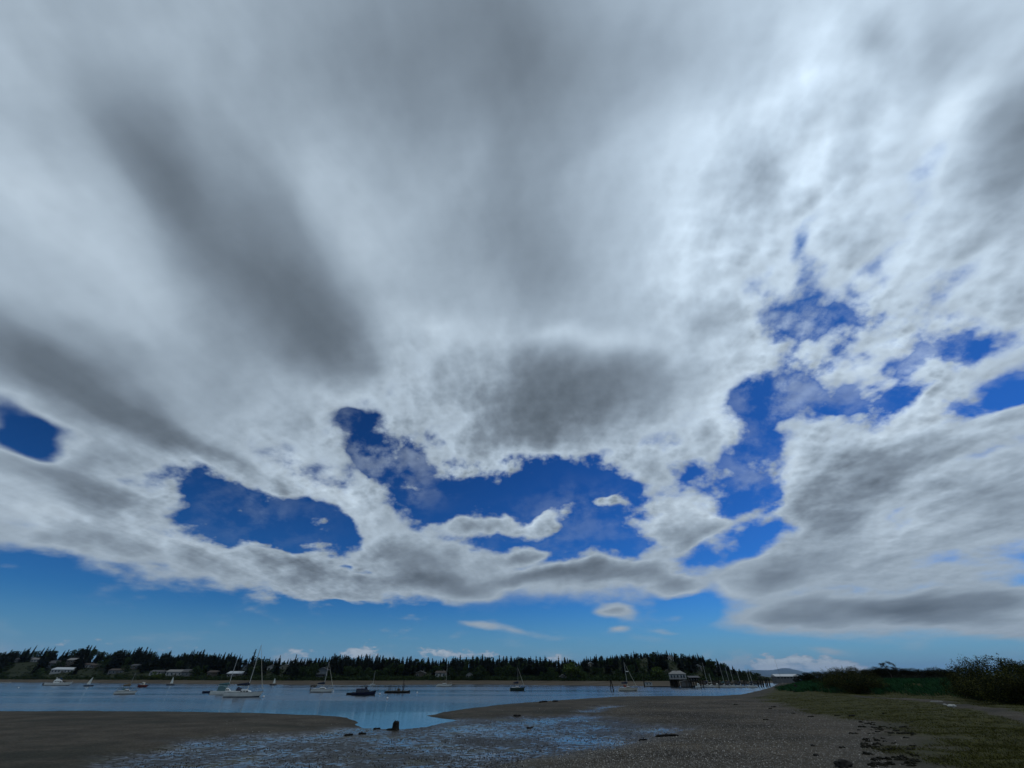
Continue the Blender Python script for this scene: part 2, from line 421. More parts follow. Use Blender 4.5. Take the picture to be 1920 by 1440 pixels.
M = dict(
    white=mat("white_gelcoat", (0.62, 0.62, 0.58), 0.35, 0.08, 1.5), cream=mat("cream_gelcoat", (0.50, 0.46, 0.38), 0.4, 0.1, 1.5),
    deck=mat("deck", (0.55, 0.55, 0.52), 0.6, 0.1, 4), navy=mat("navy_canvas", (0.012, 0.016, 0.035), 0.85, 0.3, 4),
    navyhull=mat("navy_hull", (0.010, 0.013, 0.035), 0.35, 0.2, 2), black=mat("black_paint", (0.012, 0.012, 0.013), 0.5, 0.3, 3),
    green=mat("green_hull", (0.015, 0.035, 0.028), 0.4, 0.2, 2), teal=mat("teal_canvas", (0.06, 0.12, 0.13), 0.85, 0.2, 4),
    maroon=mat("maroon_hull", (0.13, 0.022, 0.018), 0.45, 0.2, 2), alu=mat("mast_aluminium", (0.42, 0.41, 0.38), 0.45, 0.1, 3, metal=0.2),
    wire=mat("rigging_wire", (0.16, 0.16, 0.15), 0.5, 0.1, 3), jib=mat("furled_sailcloth", (0.36, 0.34, 0.28), 0.8, 0.15, 3),
    sail=mat("sailcloth", (0.66, 0.66, 0.60), 0.8, 0.06, 2), glass=mat("dark_window", (0.010, 0.012, 0.014), 0.08, 0.2, 3, spec=0.5),
    tan=mat("tan_canvas", (0.16, 0.12, 0.08), 0.85, 0.2, 4), wood=mat("weathered_timber", (0.075, 0.060, 0.045), 0.85, 0.4, 3, bump=0.5, streak=(1, 1, 0.2)),
    pile=mat("tarred_pile", (0.018, 0.015, 0.012), 0.9, 0.5, 2, spec=0.1, bump=0.5), drift=mat("wet_driftwood", (0.020, 0.016, 0.013), 0.85, 0.5, 4, spec=0.1, bump=0.6, bscale=14),
    plank=mat("dock_plank", (0.15, 0.13, 0.105), 0.85, 0.35, 3), buoy=mat("white_plastic", (0.70, 0.70, 0.68), 0.4, 0.05, 3),
    rock=mat("dark_rock", (0.024, 0.022, 0.019), 0.9, 0.4, 4, spec=0.1, bump=0.6), palerock=mat("pale_rock", (0.34, 0.33, 0.30), 0.85, 0.25, 5, bump=0.5),
    weed=mat("seaweed", (0.012, 0.011, 0.006), 0.85, 0.5, 6, spec=0.1, bump=0.7), bark=mat("bark", (0.045, 0.035, 0.027), 0.9, 0.4, 2, bump=0.5),
    red=mat("red_canvas", (0.16, 0.03, 0.02), 0.8, 0.2, 3),
)

# ------------------------------------------------------------------ outlines on the ground
def poly(pts, z=0.0): return np.array([ground(x, y, z)[:2] for x, y in pts])

SHORE_PX = [(-700, 1339), (-300, 1336), (0, 1334), (150, 1333), (300, 1334), (450, 1336), (600, 1341), (650, 1346), (672, 1353), (664, 1358), (680, 1366),
            (745, 1368), (800, 1363), (850, 1353), (866, 1350.5), (835, 1348), (798, 1342), (860, 1331), (940, 1321), (1000, 1316), (1080, 1311), (1150, 1306.5),
            (1250, 1305.5), (1340, 1305.5), (1390, 1302), (1420, 1295.5), (1444, 1289.5), (1452, 1286), (1458, 1282.5), (1462, 1280), (1468, 1278.8), (1500, 1278.2), (1700, 1278), (2400, 1278)]
near_poly = np.vstack([poly(SHORE_PX), [(600, -60), (-300, -60)]])
mud_poly = poly([(150, 1475), (230, 1440), (330, 1400), (450, 1386), (560, 1379), (665, 1366), (745, 1366), (800, 1362), (860, 1352), (960, 1348), (1080, 1343),
                 (1130, 1346), (1200, 1362), (1275, 1372), (1230, 1390), (1160, 1410), (1080, 1425), (1000, 1440), (900, 1475)])
pool_poly = poly([(1075, 1338), (1100, 1331), (1150, 1325), (1165, 1326), (1130, 1334), (1110, 1341)])
upper_poly = np.vstack([poly([(1444, 1289), (1405, 1305), (1440, 1322), (1500, 1332), (1560, 1345), (1590, 1362), (1590, 1400), (1570, 1440), (1560, 1500)], 0.15), [(60, 0), (600, -60), (700, 400)]])
green_poly = np.vstack([poly([(1448, 1292), (1420, 1308), (1450, 1318), (1480, 1327), (1530, 1336), (1600, 1348), (1650, 1352), (1690, 1365), (1700, 1400), (1715, 1440), (1740, 1500)], 0.4), [(90, 0), (600, -60), (700, 400)]])
dune_poly = np.vstack([poly([(1449, 1288.5), (1462, 1294), (1500, 1299), (1600, 1303), (1690, 1305), (1780, 1309), (1850, 1316), (1930, 1327), (2200, 1350)], 0.75), [(300, 0), (600, -20), (700, 400)]])

def sdist(P, X, Y):
    """signed distance to a closed outline, positive inside"""
    A = P; B = np.roll(P, -1, 0)
    d2 = np.full(X.shape, 1e18); inside = np.zeros(X.shape, bool)
    for (ax, ay), (bx, by) in zip(A, B):
        ex, ey = bx - ax, by - ay
        t = np.clip(((X - ax) * ex + (Y - ay) * ey) / (ex * ex + ey * ey + 1e-12), 0, 1)
        d2 = np.minimum(d2, (X - ax - t * ex) ** 2 + (Y - ay - t * ey) ** 2)
        c = ((ay > Y) != (by > Y))
        with np.errstate(divide="ignore", invalid="ignore"):
            inside ^= c & (X < (bx - ax) * (Y - ay) / (by - ay + 1e-18) + ax)
    return np.where(inside, 1, -1) * np.sqrt(d2)

def sst(x, a, b):
    t = np.clip((x - a) / (b - a), 0, 1); return t * t * (3 - 2 * t)

RNG = np.random.default_rng(5)
_tab = RNG.random((256, 256)).astype(np.float64)
def vnoise(x, y):
    xi, yi = np.floor(x).astype(int), np.floor(y).astype(int); fx, fy = x - xi, y - yi
    fx = fx * fx * (3 - 2 * fx); fy = fy * fy * (3 - 2 * fy)
    g = lambda i, j: _tab[i & 255, j & 255]
    return (g(xi, yi) * (1 - fx) + g(xi + 1, yi) * fx) * (1 - fy) + (g(xi, yi + 1) * (1 - fx) + g(xi + 1, yi + 1) * fx) * fy
def fbm(x, y, o=4):
    s = 0; a = 0.5
    for k in range(o): s = s + a * vnoise(x * 2 ** k + 17 * k, y * 2 ** k + 5 * k); a *= 0.5
    return s / (1 - 0.5 ** o)

TRACK = np.array([ground(x, y, .7)[:2] for x, y in ((1590, 1309), (1650, 1312), (1700, 1315), (1745, 1319), (1790, 1326), (1840, 1334), (1900, 1345), (1990, 1360))])
def track_mask(X, Y):
    d = np.full(np.shape(X), 1e9)
    for (ax, ay), (bx, by) in zip(TRACK[:-1], TRACK[1:]):
        t = np.clip(((X - ax) * (bx - ax) + (Y - ay) * (by - ay)) / ((bx - ax) ** 2 + (by - ay) ** 2), 0, 1)
        d = np.minimum(d, np.hypot(X - ax - t * (bx - ax), Y - ay - t * (by - ay)))
    return 1 - sst(d + 2.5 * (fbm(X * .5, Y * .5) - .5), .6, 2.0)

def near_fields(X, Y):
    r = np.hypot(X, Y)
    wob = (fbm(X * 0.25, Y * 0.25) - 0.5)
    sd = sdist(near_poly, X, Y) + wob * np.minimum(r * 0.016, 1.6) + (fbm(X * 1.3 + 4, Y * 1.3) - 0.5) * np.minimum(r * 0.006, 0.6)
    mud = sst(sdist(mud_poly, X, Y) + wob * 6, -2.5, 1.5)
    pool = sst(sdist(pool_poly, X, Y) + wob * 3, -1.2, 0.8)
    wet = np.maximum(mud, pool)
    up = sdist(upper_poly, X, Y) + wob * 2
    gr = sdist(green_poly, X, Y) + wob * 5
    du = sdist(dune_poly, X, Y) + wob * 4
    z = np.where(sd > 0, np.minimum(sd * 0.05, 0.16 + 0.10 * sst(sd, 2, 9)), np.maximum(sd * 0.06, -1.5))
    z = np.where(sd > 0, z * (1 - wet) + wet * (0.035 + 0.02 * sst(sd, 0, 5)), z)
    z = z + np.clip(up, 0, 14) * 0.045 + sst(du, -1, 14) * 1.55 + np.clip(du - 14, 0, 60) * 0.006
    lump = (fbm(X * 1.1, Y * 1.1) - 0.5)
    z = z + lump * (0.05 * wet + 0.03 * (sd > 0.5) * (1 - wet)) + (fbm(X * 0.4 + 9, Y * 0.4, 4) - 0.5) * 0.6 * sst(gr, 0, 5)
    return z, sd, wet, up, gr, du

def near_z(x, y):
    return float(near_fields(np.array([x]), np.array([y]))[0][0])

def on_near(px, py):
    """point of the near shore seen at a pixel"""
    z = 0.1
    for _ in range(12):
        p = ground(px, py, z); z = 0.5 * z + 0.5 * near_z(p.x, p.y)
    p = ground(px, py, z); p.z = near_z(p.x, p.y)
    return p

# ------------------------------------------------------------------ near shore
def ground_material():
    m = bpy.data.materials.new("tidal_ground"); m.use_nodes = True
    N = NT(m.node_tree); bs = m.node_tree.nodes["Principled BSDF"]
    geo = N.n("ShaderNodeNewGeometry"); P = geo.outputs["Position"]
    def att(n):
        a = N.n("ShaderNodeAttribute", attribute_name=n); return a.outputs["Fac"]
    wet, green, gravel, shore = att("wet"), att("green"), att("gravel"), att("damp")
    n1 = N.noise(P, 0.35, 5.0, 0.6); n2 = N.noise(P, 2.2, 5.0, 0.65); n3 = N.noise(P, 9.0, 4.0, 0.7)
    sand = N.mix(N.rng(n1, 0.3, 0.7), (0.046, 0.039, 0.029), (0.082, 0.070, 0.053))
    sand = N.mix(N.rng(n3, 0.35, 0.7), N.vmath("SCALE", sand, scale=0.72), N.vmath("SCALE", sand, scale=1.28))
    sand = N.mix(N.math("MULTIPLY", N.rng(N.noise(N.mapping(P, scale=(0.5, 1, 1)), 0.13, 5.0, 0.6), 0.46, 0.66), 0.8), sand, (0.030, 0.030, 0.022))
    vor = N.n("ShaderNodeTexVoronoi", feature="F1"); N.link(P, vor.inputs["Vector"]); vor.inputs["Scale"].default_value = 13.0
    grav = N.mix(N.rng(n2, 0.3, 0.75), (0.045, 0.037, 0.027), (0.096, 0.080, 0.058))
    sepc = N.n("ShaderNodeSeparateColor"); N.link(vor.outputs["Color"], sepc.inputs[0])
    grav = N.vmath("SCALE", grav, scale=N.rng(sepc.outputs[0], 0.0, 1.0, 0.5, 1.6, "LINEAR"))
    sand = N.vmath("SCALE", sand, scale=N.rng(sepc.outputs[1], 0.0, 1.0, 0.72, 1.3, "LINEAR"))
    weedp = N.math("MULTIPLY", N.rng(N.noise(P, 3.4, 5.0, 0.7), 0.60, 0.68), N.rng(N.noise(P, 0.12, 3.0, 0.5), 0.46, 0.60))
    sand = N.mix(N.math("MULTIPLY", weedp, 0.8), sand, (0.016, 0.016, 0.010))
    grav = N.vmath("SCALE", grav, scale=N.rng(N.noise(N.mapping(P, scale=(0.6, 1, 1)), 0.14, 4.0, 0.55), 0.35, 0.65, 0.55, 1.25))
    col = N.mix(gravel, sand, grav)
    # wet mud and its films of water
    film = N.noise(N.mapping(P, scale=(0.8, 1.0, 1.0)), 2.6, 7.0, 0.68, dist=0.8)
    film2 = N.noise(P, 0.16, 3.0, 0.5)
    pud = N.math("MULTIPLY", N.rng(N.math("ADD", film, N.math("MULTIPLY", N.math("SUBTRACT", film2, 0.5), 0.55)), 0.45, 0.60), wet)
    mudc = N.mix(N.rng(n2, 0.3, 0.7), (0.018, 0.017, 0.013), (0.044, 0.040, 0.030))
    mudc = N.mix(N.rng(N.noise(P, 0.3, 4.0, 0.6), 0.52, 0.66), mudc, (0.052, 0.050, 0.026))
    col = N.mix(wet, col, mudc)
    gcol = N.mix(N.rng(n2, 0.35, 0.65), (0.026, 0.029, 0.009), (0.062, 0.058, 0.017))
    gmask = N.math("MULTIPLY", green, N.rng(N.noise(P, 0.45, 5.0, 0.65), 0.22, 0.42))
    col = N.mix(gmask, col, gcol)
    col = N.mix(N.math("MULTIPLY", shore, 0.45), col, (0.030, 0.027, 0.022))
    N.link(col, bs.inputs["Base Color"])
    rgh = N.math("SUBTRACT", 0.85, N.math("MULTIPLY", wet, 0.35))
    rgh = N.math("SUBTRACT", rgh, N.math("MULTIPLY", pud, 0.42), clamp=True)
    N.link(rgh, bs.inputs["Roughness"])
    N.link(N.math("MULTIPLY_ADD", pud, 0.40, N.math("MULTIPLY_ADD", wet, 0.06, 0.06)), bs.inputs["Specular IOR Level"])
    rip = N.noise(N.mapping(P, rot=(0, 0, 0.25), scale=(0.35, 2.4, 1.0)), 1.1, 4.0, 0.55)
    h = N.math("MULTIPLY_ADD", rip, 1.1, N.math("MULTIPLY", n3, 0.7))
    h = N.math("ADD", h, N.math("MULTIPLY", vor.outputs["Distance"], N.math("MULTIPLY", gravel, -0.9)))
    b = N.n("ShaderNodeBump"); b.inputs["Distance"].default_value = 0.06
    N.link(N.math("SUBTRACT", 0.8, N.math("MULTIPLY", pud, 0.72)), b.inputs["Strength"])
    N.link(h, b.inputs["Height"]); N.link(b.outputs[0], bs.inputs["Normal"])
    return m

def make_near_ground():
    na, nr = 900, 430
    az = np.radians(np.concatenate([np.linspace(-100, -52, 60, endpoint=False), np.linspace(-52, 52, na), np.linspace(53, 100, 60)]))
    rr = np.geomspace(6.0, 560.0, nr)
    Agrid, Rgrid = np.meshgrid(az, rr)
    X, Y = Rgrid * np.sin(Agrid), Rgrid * np.cos(Agrid)
    z, sd, wet, up, gr, du = near_fields(X, Y)
    na2 = len(az)
    idx = np.arange(na2 * nr).reshape(nr, na2)
    F = np.stack([idx[:-1, :-1], idx[:-1, 1:], idx[1:, 1:], idx[1:, :-1]], -1).reshape(-1, 4)
    # leave out what lies well under water
    keep = (sd.reshape(-1)[F].max(1) > -9)
    me = np_mesh("ground", np.stack([X, Y, z], -1), F[keep], ground_material(), True)
    xx = X
    gravel = np.clip(sst(sdist(poly([(1010, 1450), (1180, 1400), (1290, 1372), (1180, 1350), (1130, 1338), (1200, 1318), (1400, 1312), (1520, 1335), (1590, 1360), (1580, 1400), (1570, 1450)]), X, Y) + 4 * (fbm(X * .2, Y * .2) - .5), -2, 3), 0, 1)
    for nme, val in (("wet", wet * (du < 0)), ("green", sst(gr, -1.5, 3.0) * (1 - track_mask(X, Y))), ("gravel", gravel), ("damp", np.where(sd < 2.5, 1 - sst(sd, 0.3, 2.5), 0))):
        a = me.attributes.new(nme, "FLOAT", "POINT"); a.data.foreach_set("value", val.astype(np.float32).ravel())
    return tag(link("ground", me), kind="structure")
make_near_ground()

# ------------------------------------------------------------------ water
def water_material():
    m = bpy.data.materials.new("sea_water"); m.use_nodes = True
    N = NT(m.node_tree); bs = m.node_tree.nodes["Principled BSDF"]
    geo = N.n("ShaderNodeNewGeometry"); P = geo.outputs["Position"]
    bs.inputs["Base Color"].default_value = (0.010, 0.022, 0.030, 1)
    bs.inputs["IOR"].default_value = 1.33
    patch = N.noise(N.mapping(P, scale=(0.25, 1.0, 1.0)), 0.035, 4.0, 0.6)
    ln = N.vmath("LENGTH", P)
    breeze = N.math("MULTIPLY", N.rng(ln, 52.0, 105.0, 0.10, 1.0), N.rng(patch, 0.36, 0.64, 0.35, 1.0))     # sheltered water in the cove lies smooth
    N.link(N.math("MULTIPLY_ADD", breeze, 0.18, 0.05), bs.inputs["Roughness"])
    w1 = N.noise(N.mapping(P, rot=(0, 0, 0.3), scale=(0.45, 1.0, 1.0)), 1.6, 5.0, 0.6)
    b = N.n("ShaderNodeBump"); b.inputs["Distance"].default_value = 0.10
    N.link(N.math("MULTIPLY", breeze, 0.9), b.inputs["Strength"]); N.link(w1, b.inputs["Height"]); N.link(b.outputs[0], bs.inputs["Normal"])
    return m
def make_water():
    az = np.linspace(0, 2 * math.pi, 97)[:-1]; rr = np.array([0.5, 20, 60, 200, 700, 3000, 12000, 31000.0])
    A, R = np.meshgrid(az, rr); V = np.stack([R * np.sin(A), R * np.cos(A), np.zeros_like(A)], -1)
    idx = np.arange(96 * len(rr)).reshape(len(rr), 96); nx = np.roll(idx, -1, 1)
    F = np.stack([idx[:-1], nx[:-1], nx[1:], idx[1:]], -1).reshape(-1, 4)
    return tag(link("water", np_mesh("water", V, F, water_material())), kind="structure")
make_water()

# ------------------------------------------------------------------ far shore
FAR_PX = np.array([(-500, 1277), (-150, 1277.5), (0, 1279), (160, 1280), (300, 1281.5), (600, 1284), (870, 1283), (960, 1283.5), (1150, 1286), (1260, 1286), (1330, 1284), (1400, 1282), (1446, 1280.5), (1475, 1278.5)])
RIDGE = np.array([(-500, 17), (0, 17), (180, 15), (400, 10.5), (600, 6.5), (900, 6), (1060, 7), (1120, 11), (1200, 14.5), (1300, 14), (1350, 9), (1400, 5.5), (1440, 2.0), (1475, 0.4)])
def far_y(px): return EYE / ((np.interp(px, FAR_PX[:, 0], FAR_PX[:, 1]) - HORIZON) * 0.000874 * 1.0)
def far_pt(px, s):
    """far shore: photograph column px, s metres behind the waterline"""
    y = far_y(px) + s
    return (px - 960.0) / 909.0 * y, y
def far_z(px, s):
    beach = 1.9 * sst(s, -2, 30) - 1.0 * sst(-np.asarray(s), 0, 20)
    fade = np.interp(px, [1400, 1475], [1, 0.3])
    return beach * fade + np.interp(px, RIDGE[:, 0], RIDGE[:, 1]) * sst(s, 26, 150) + 0.004 * np.clip(np.asarray(s) - 150, 0, 400)
def make_far_shore():
    pxs = np.linspace(-500, 1475, 240); ss = np.concatenate([[-25, -10, -4, 0, 4, 8, 12, 18, 24, 30], np.linspace(38, 170, 26), [210, 300, 420]])
    PX, S = np.meshgrid(pxs, ss); X, Y = far_pt(PX, S); Z = far_z(PX, S) + (fbm(X * 0.06, Y * 0.06) - 0.5) * 1.2 * sst(S, 20, 60)
    idx = np.arange(PX.size).reshape(PX.shape); F = np.stack([idx[:-1, :-1], idx[:-1, 1:], idx[1:, 1:], idx[1:, :-1]], -1).reshape(-1, 4)
    m = bpy.data.materials.new("far_shore_ground"); m.use_nodes = True
    N = NT(m.node_tree); bs = m.node_tree.nodes["Principled BSDF"]; geo = N.n("ShaderNodeNewGeometry"); P = geo.outputs["Position"]
    at_ = N.n("ShaderNodeAttribute", attribute_name="bank")
    n1 = N.noise(N.mapping(P, scale=(0.3, 1, 1)), 0.12, 5.0, 0.6)
    sand = N.mix(N.rng(n1, 0.3, 0.7), (0.052, 0.041, 0.028), (0.098, 0.078, 0.054))
    c = N.mix(N.math("MULTIPLY_ADD", n1, 0.5, N.math("SUBTRACT", at_.outputs["Fac"], 0.25), clamp=True), sand, (0.020, 0.026, 0.010))
    N.link(c, bs.inputs["Base Color"]); bs.inputs["Roughness"].default_value = 0.9; bs.inputs["Specular IOR Level"].default_value = 0.1
    me = np_mesh("far_shore", np.stack([X, Y, Z], -1), F, m, True)
    a = me.attributes.new("bank", "FLOAT", "POINT"); a.data.foreach_set("value", sst(S, 22, 34).astype(np.float32).ravel())
    return tag(link("hillside", me), kind="structure")
make_far_shore()
# ------------------------------------------------------------------ trees of the far shore
rnd = random.Random(11)
LM = dict(fir=leaf_mat("fir_needles", (0.011, 0.017, 0.010), 0.45), broad=leaf_mat("broad_leaves", (0.028, 0.045, 0.015), 0.5),
          light=leaf_mat("light_leaves", (0.055, 0.080, 0.020), 0.45), broom=leaf_mat("broom_leaves", (0.020, 0.031, 0.010), 0.5, (0.095, 0.088, 0.012), 0.9),
          dark=leaf_mat("shrub_leaves", (0.012, 0.014, 0.007), 0.5), dune=leaf_mat("dune_grass_blades", (0.024, 0.078, 0.028), 0.45, None, 0.25),
          marsh=leaf_mat("marsh_grass_blades", (0.074, 0.072, 0.018), 0.5, None, 0.3))

def leaf_quads(C, size, rg, up=0.3):
    """one small bent quad at each centre"""
    n = len(C)
    a = rg.normal(size=(n, 3)); a /= np.linalg.norm(a, axis=1, keepdims=True)
    b = rg.normal(size=(n, 3)); b[:, 2] += up; b -= a * (a * b).sum(1, keepdims=True); b /= np.linalg.norm(b, axis=1, keepdims=True)
    s = (size * rg.uniform(0.6, 1.4, (n, 1)))
    V = np.stack([C - a * s, C - b * s * 0.6, C + a * s, C + b * s * 0.6], 1).reshape(-1, 3)
    return V, np.arange(n * 4).reshape(-1, 4)

def conifer_meshes(seed, slim=1.0, ragged=0.3):
    """crown and trunk of a conifer one unit high"""
    rg = np.random.default_rng(seed); V = []; F = []
    levels = 22
    for k in range(levels):
        t = k / levels
        z = 0.12 + 0.86 * t
        rad = 0.255 * slim * (1 - t) ** 0.85 * rg.uniform(1 - ragged, 1 + ragged) + 0.012
        nb = max(4, int(9 * (1 - t)) + 3); off = rg.uniform(0, 6.28)
        for i in range(nb):
            a = off + 6.283 * i / nb + rg.uniform(-.3, .3); L = rad * rg.uniform(0.55, 1.15); d = np.array([math.cos(a), math.sin(a)]); w = 0.30 * L + 0.008
            nrm = np.array([-d[1], d[0]]); dz = -0.35 * L + rg.uniform(-.01, .015)
            b = len(V)
            V += [(0, 0, z + 0.012), (*(d * L * 0.55 + nrm * w), z + dz * 0.5), (*(d * L), z + dz - 0.006), (*(d * L * 0.55 - nrm * w), z + dz * 0.5),
                  (*(d * L * 0.5), z + dz * 0.5 - 0.035)]
            F += [(b, b + 1, b + 2, b + 3), (b, b + 3, b + 4, b + 1)]
    top = len(V); V += [(0.006, 0, 0.93), (-0.004, 0.006, 0.93), (-0.004, -0.006, 0.93), (0, 0, 1.0)]; F += [(top, top + 1, top + 3, top + 3)]
    F = [f for f in F if len(set(f)) == 4]
    crown = np_mesh("crown", V, F, LM["fir"])
    return crown, MB().tube((0, 0, -0.05), (0, 0, 0.9), 0.016, 0.003, 6).mesh("trunk", M["bark"])

def broad_meshes(seed, mt, tall=1.0):
    rg = np.random.default_rng(seed); C = []
    for k in range(11):
        c = np.array([rg.uniform(-.26, .26), rg.uniform(-.26, .26), rg.uniform(0.28, 0.84)]); c[:2] *= 1.15 - 0.8 * abs(c[2] - 0.5)
        r = rg.uniform(0.12, 0.20); d = rg.normal(size=(75, 3)); d /= np.linalg.norm(d, axis=1, keepdims=True)
        C.append(c + d * r * rg.uniform(0.7, 1.05, (75, 1)) * [1.1, 1.1, 0.85 * tall])
    V, F = leaf_quads(np.vstack(C), 0.042, rg)
    t = MB().tube((0, 0, -.05), (0.01, 0, .42), .028, .018)
    for k in range(5):
        a = k * 1.26; t.tube((0.01, 0, .36 + .02 * k), (.2 * math.cos(a), .2 * math.sin(a), .62 + .03 * k), .014, .005, 5)
    return np_mesh("crown", V, F, mt), t.mesh("trunk", M["bark"])

CONIFERS = [conifer_meshes(20 + i, s, g) for i, (s, g) in enumerate([(1.0, .3), (.8, .35), (1.35, .45), (.68, .3), (1.0, .6), (1.2, .4), (1.6, .6), (1.45, .5)])]
BROADS = [broad_meshes(40 + i, LM["broad"]) for i in range(4)]
LIGHTS = [broad_meshes(50 + i, LM["light"]) for i in range(2)]

def plant_tree(name, meshes, loc, h, w, label, group, cat="tree", lean=(0, 0)):
    t = empty(name, loc, rnd.uniform(0, 6.28)); t.scale = (w, w, h)
    tag(t, label, cat, group)
    link("crown", meshes[0], t); link("trunk", meshes[1], t)
    return t

SKYLINE = np.array([(-40, 1212), (10, 1212), (27, 1204), (40, 1213), (68, 1207), (85, 1216), (110, 1212), (138, 1203), (150, 1206), (160, 1214), (175, 1208), (185, 1218), (197, 1207), (215, 1211), (240, 1206),
                    (265, 1214), (297, 1214), (312, 1222), (335, 1212), (352, 1211), (370, 1215), (383, 1215), (395, 1219), (415, 1218), (434, 1224), (445, 1228), (500, 1231), (540, 1231), (575, 1227), (610, 1224), (620, 1220), (640, 1223),
                    (675, 1223), (711, 1222), (745, 1228), (765, 1228), (795, 1231), (840, 1228), (865, 1225), (893, 1224), (938, 1227), (962, 1224), (985, 1226), (1015, 1228), (1040, 1231), (1070, 1230), (1085, 1235),
                    (1100, 1227), (1112, 1224), (1136, 1223), (1160, 1224), (1185, 1224), (1205, 1222), (1216, 1219), (1240, 1217), (1263, 1216), (1276, 1217), (1284, 1229), (1297, 1223), (1316, 1221), (1334, 1227), (1345, 1233), (1352, 1231), (1365, 1240), (1385, 1248), (1400, 1253), (1418, 1261)])

HOUSES = [  # x0, x1, eave row, base row, roof rows above, wall, roof, words
    (6, 34, 1236, 1241, 4, "grey", "slate", "long grey house with a low slate roof under the tallest firs"),
    (37, 54, 1236, 1240, 3, "white", "pale", "small white house with a pale roof beside the long grey house"),
    (74, 92, 1244, 1253, 5, "blue", "slate", "blue grey gabled house above the low white boat shed"),
    (88, 122, 1256, 1262, 4, "white", "white", "low wide shed with a bright white roof at the beach"),
    (106, 128, 1238, 1250, 4, "taupe", "pale", "tall taupe house with a pale roof on the slope"),
    (141, 156, 1247, 1252, 3, "white", "brown", "white house with a brown roof beside the taupe house"),
    (158, 176, 1248, 1253, 3, "taupe", "brown", "low taupe bungalow with a brown roof"),
    (196, 219, 1258, 1264, 3, "grey", "brown", "grey beach house with a brown roof near the maroon boat"),
    (233, 258, 1249, 1255, 3, "taupe", "slate", "taupe house with a wide slate roof among round trees"),
    (275, 300, 1261, 1265, 3, "white", "slate", "low white house with a slate roof by the beach"),
    (306, 332, 1261, 1268, 4, "white", "pale", "wide white beach house with a pale roof and many windows"),
    (335, 361, 1261, 1268, 5, "grey", "slate", "grey gabled barn house beside the wide white beach house"),
    (384, 407, 1262, 1268, 3, "taupe", "brown", "taupe beach bungalow with a brown roof"),
    (422, 449, 1264, 1269, 4, "grey", "white", "beach house with a white roof behind the teal covered sailboat"),
    (448, 465, 1249, 1257, 4, "blue", "slate", "pale blue two storey house up the slope"),
    (494, 508, 1251, 1256, 3, "white", "pale", "small white house high among the trees"),
    (519, 535, 1250, 1255, 3, "cream", "pale", "small cream house high among the trees"),
    (589, 608, 1257, 1272, 4, "blue", "slate", "three storey blue grey house with white balconies"),
    (777, 795, 1263, 1269, 3, "taupe", "pale", "low taupe house with a pale roof among dark trees"),
    (815, 834, 1263, 1269, 3, "white", "brown", "white house with a brown roof near the tall white mast"),
    (873, 886, 1266, 1271, 3, "white", "slate", "little white cottage standing alone by the beach"),
    (1050, 1062, 1271, 1275, 3, "grey", "pale", "tiny pale roofed hut beside the light green tree"),
    (1105, 1116, 1246, 1250, 2, "cream", "white", "hillside house showing only a thin white roof"),
    (1262, 1271, 1233, 1238, 3, "white", "pale", "small white house between firs on the hilltop"),
    (1309, 1321, 1251, 1256, 3, "white", "white", "white roofed house on the slope above the marina"),
    (1252, 1262, 1262, 1268, 3, "cream", "brown", "small cream house behind the harbour boathouse"),
    (1340, 1352, 1254, 1261, 3, "taupe", "brown", "taupe house with a brown roof above the moored masts"),
]
HM = dict(grey=mat("grey_siding", (0.11, 0.11, 0.11), 0.8, .12), white=mat("white_siding", (0.32, 0.32, 0.31), 0.8, .08), blue=mat("blue_grey_siding", (0.10, 0.12, 0.14), 0.8, .1),
          taupe=mat("taupe_siding", (0.085, 0.07, 0.055), 0.8, .15), cream=mat("cream_siding", (0.20, 0.18, 0.14), 0.8, .1))
RM = dict(slate=mat("slate_roof", (0.06, 0.06, 0.063), 0.8, .2), pale=mat("pale_roof", (0.19, 0.185, 0.175), 0.75, .15), white=mat("white_metal_roof", (0.42, 0.44, 0.45), 0.5, .06), brown=mat("brown_roof", (0.055, 0.042, 0.034), 0.85, .2))

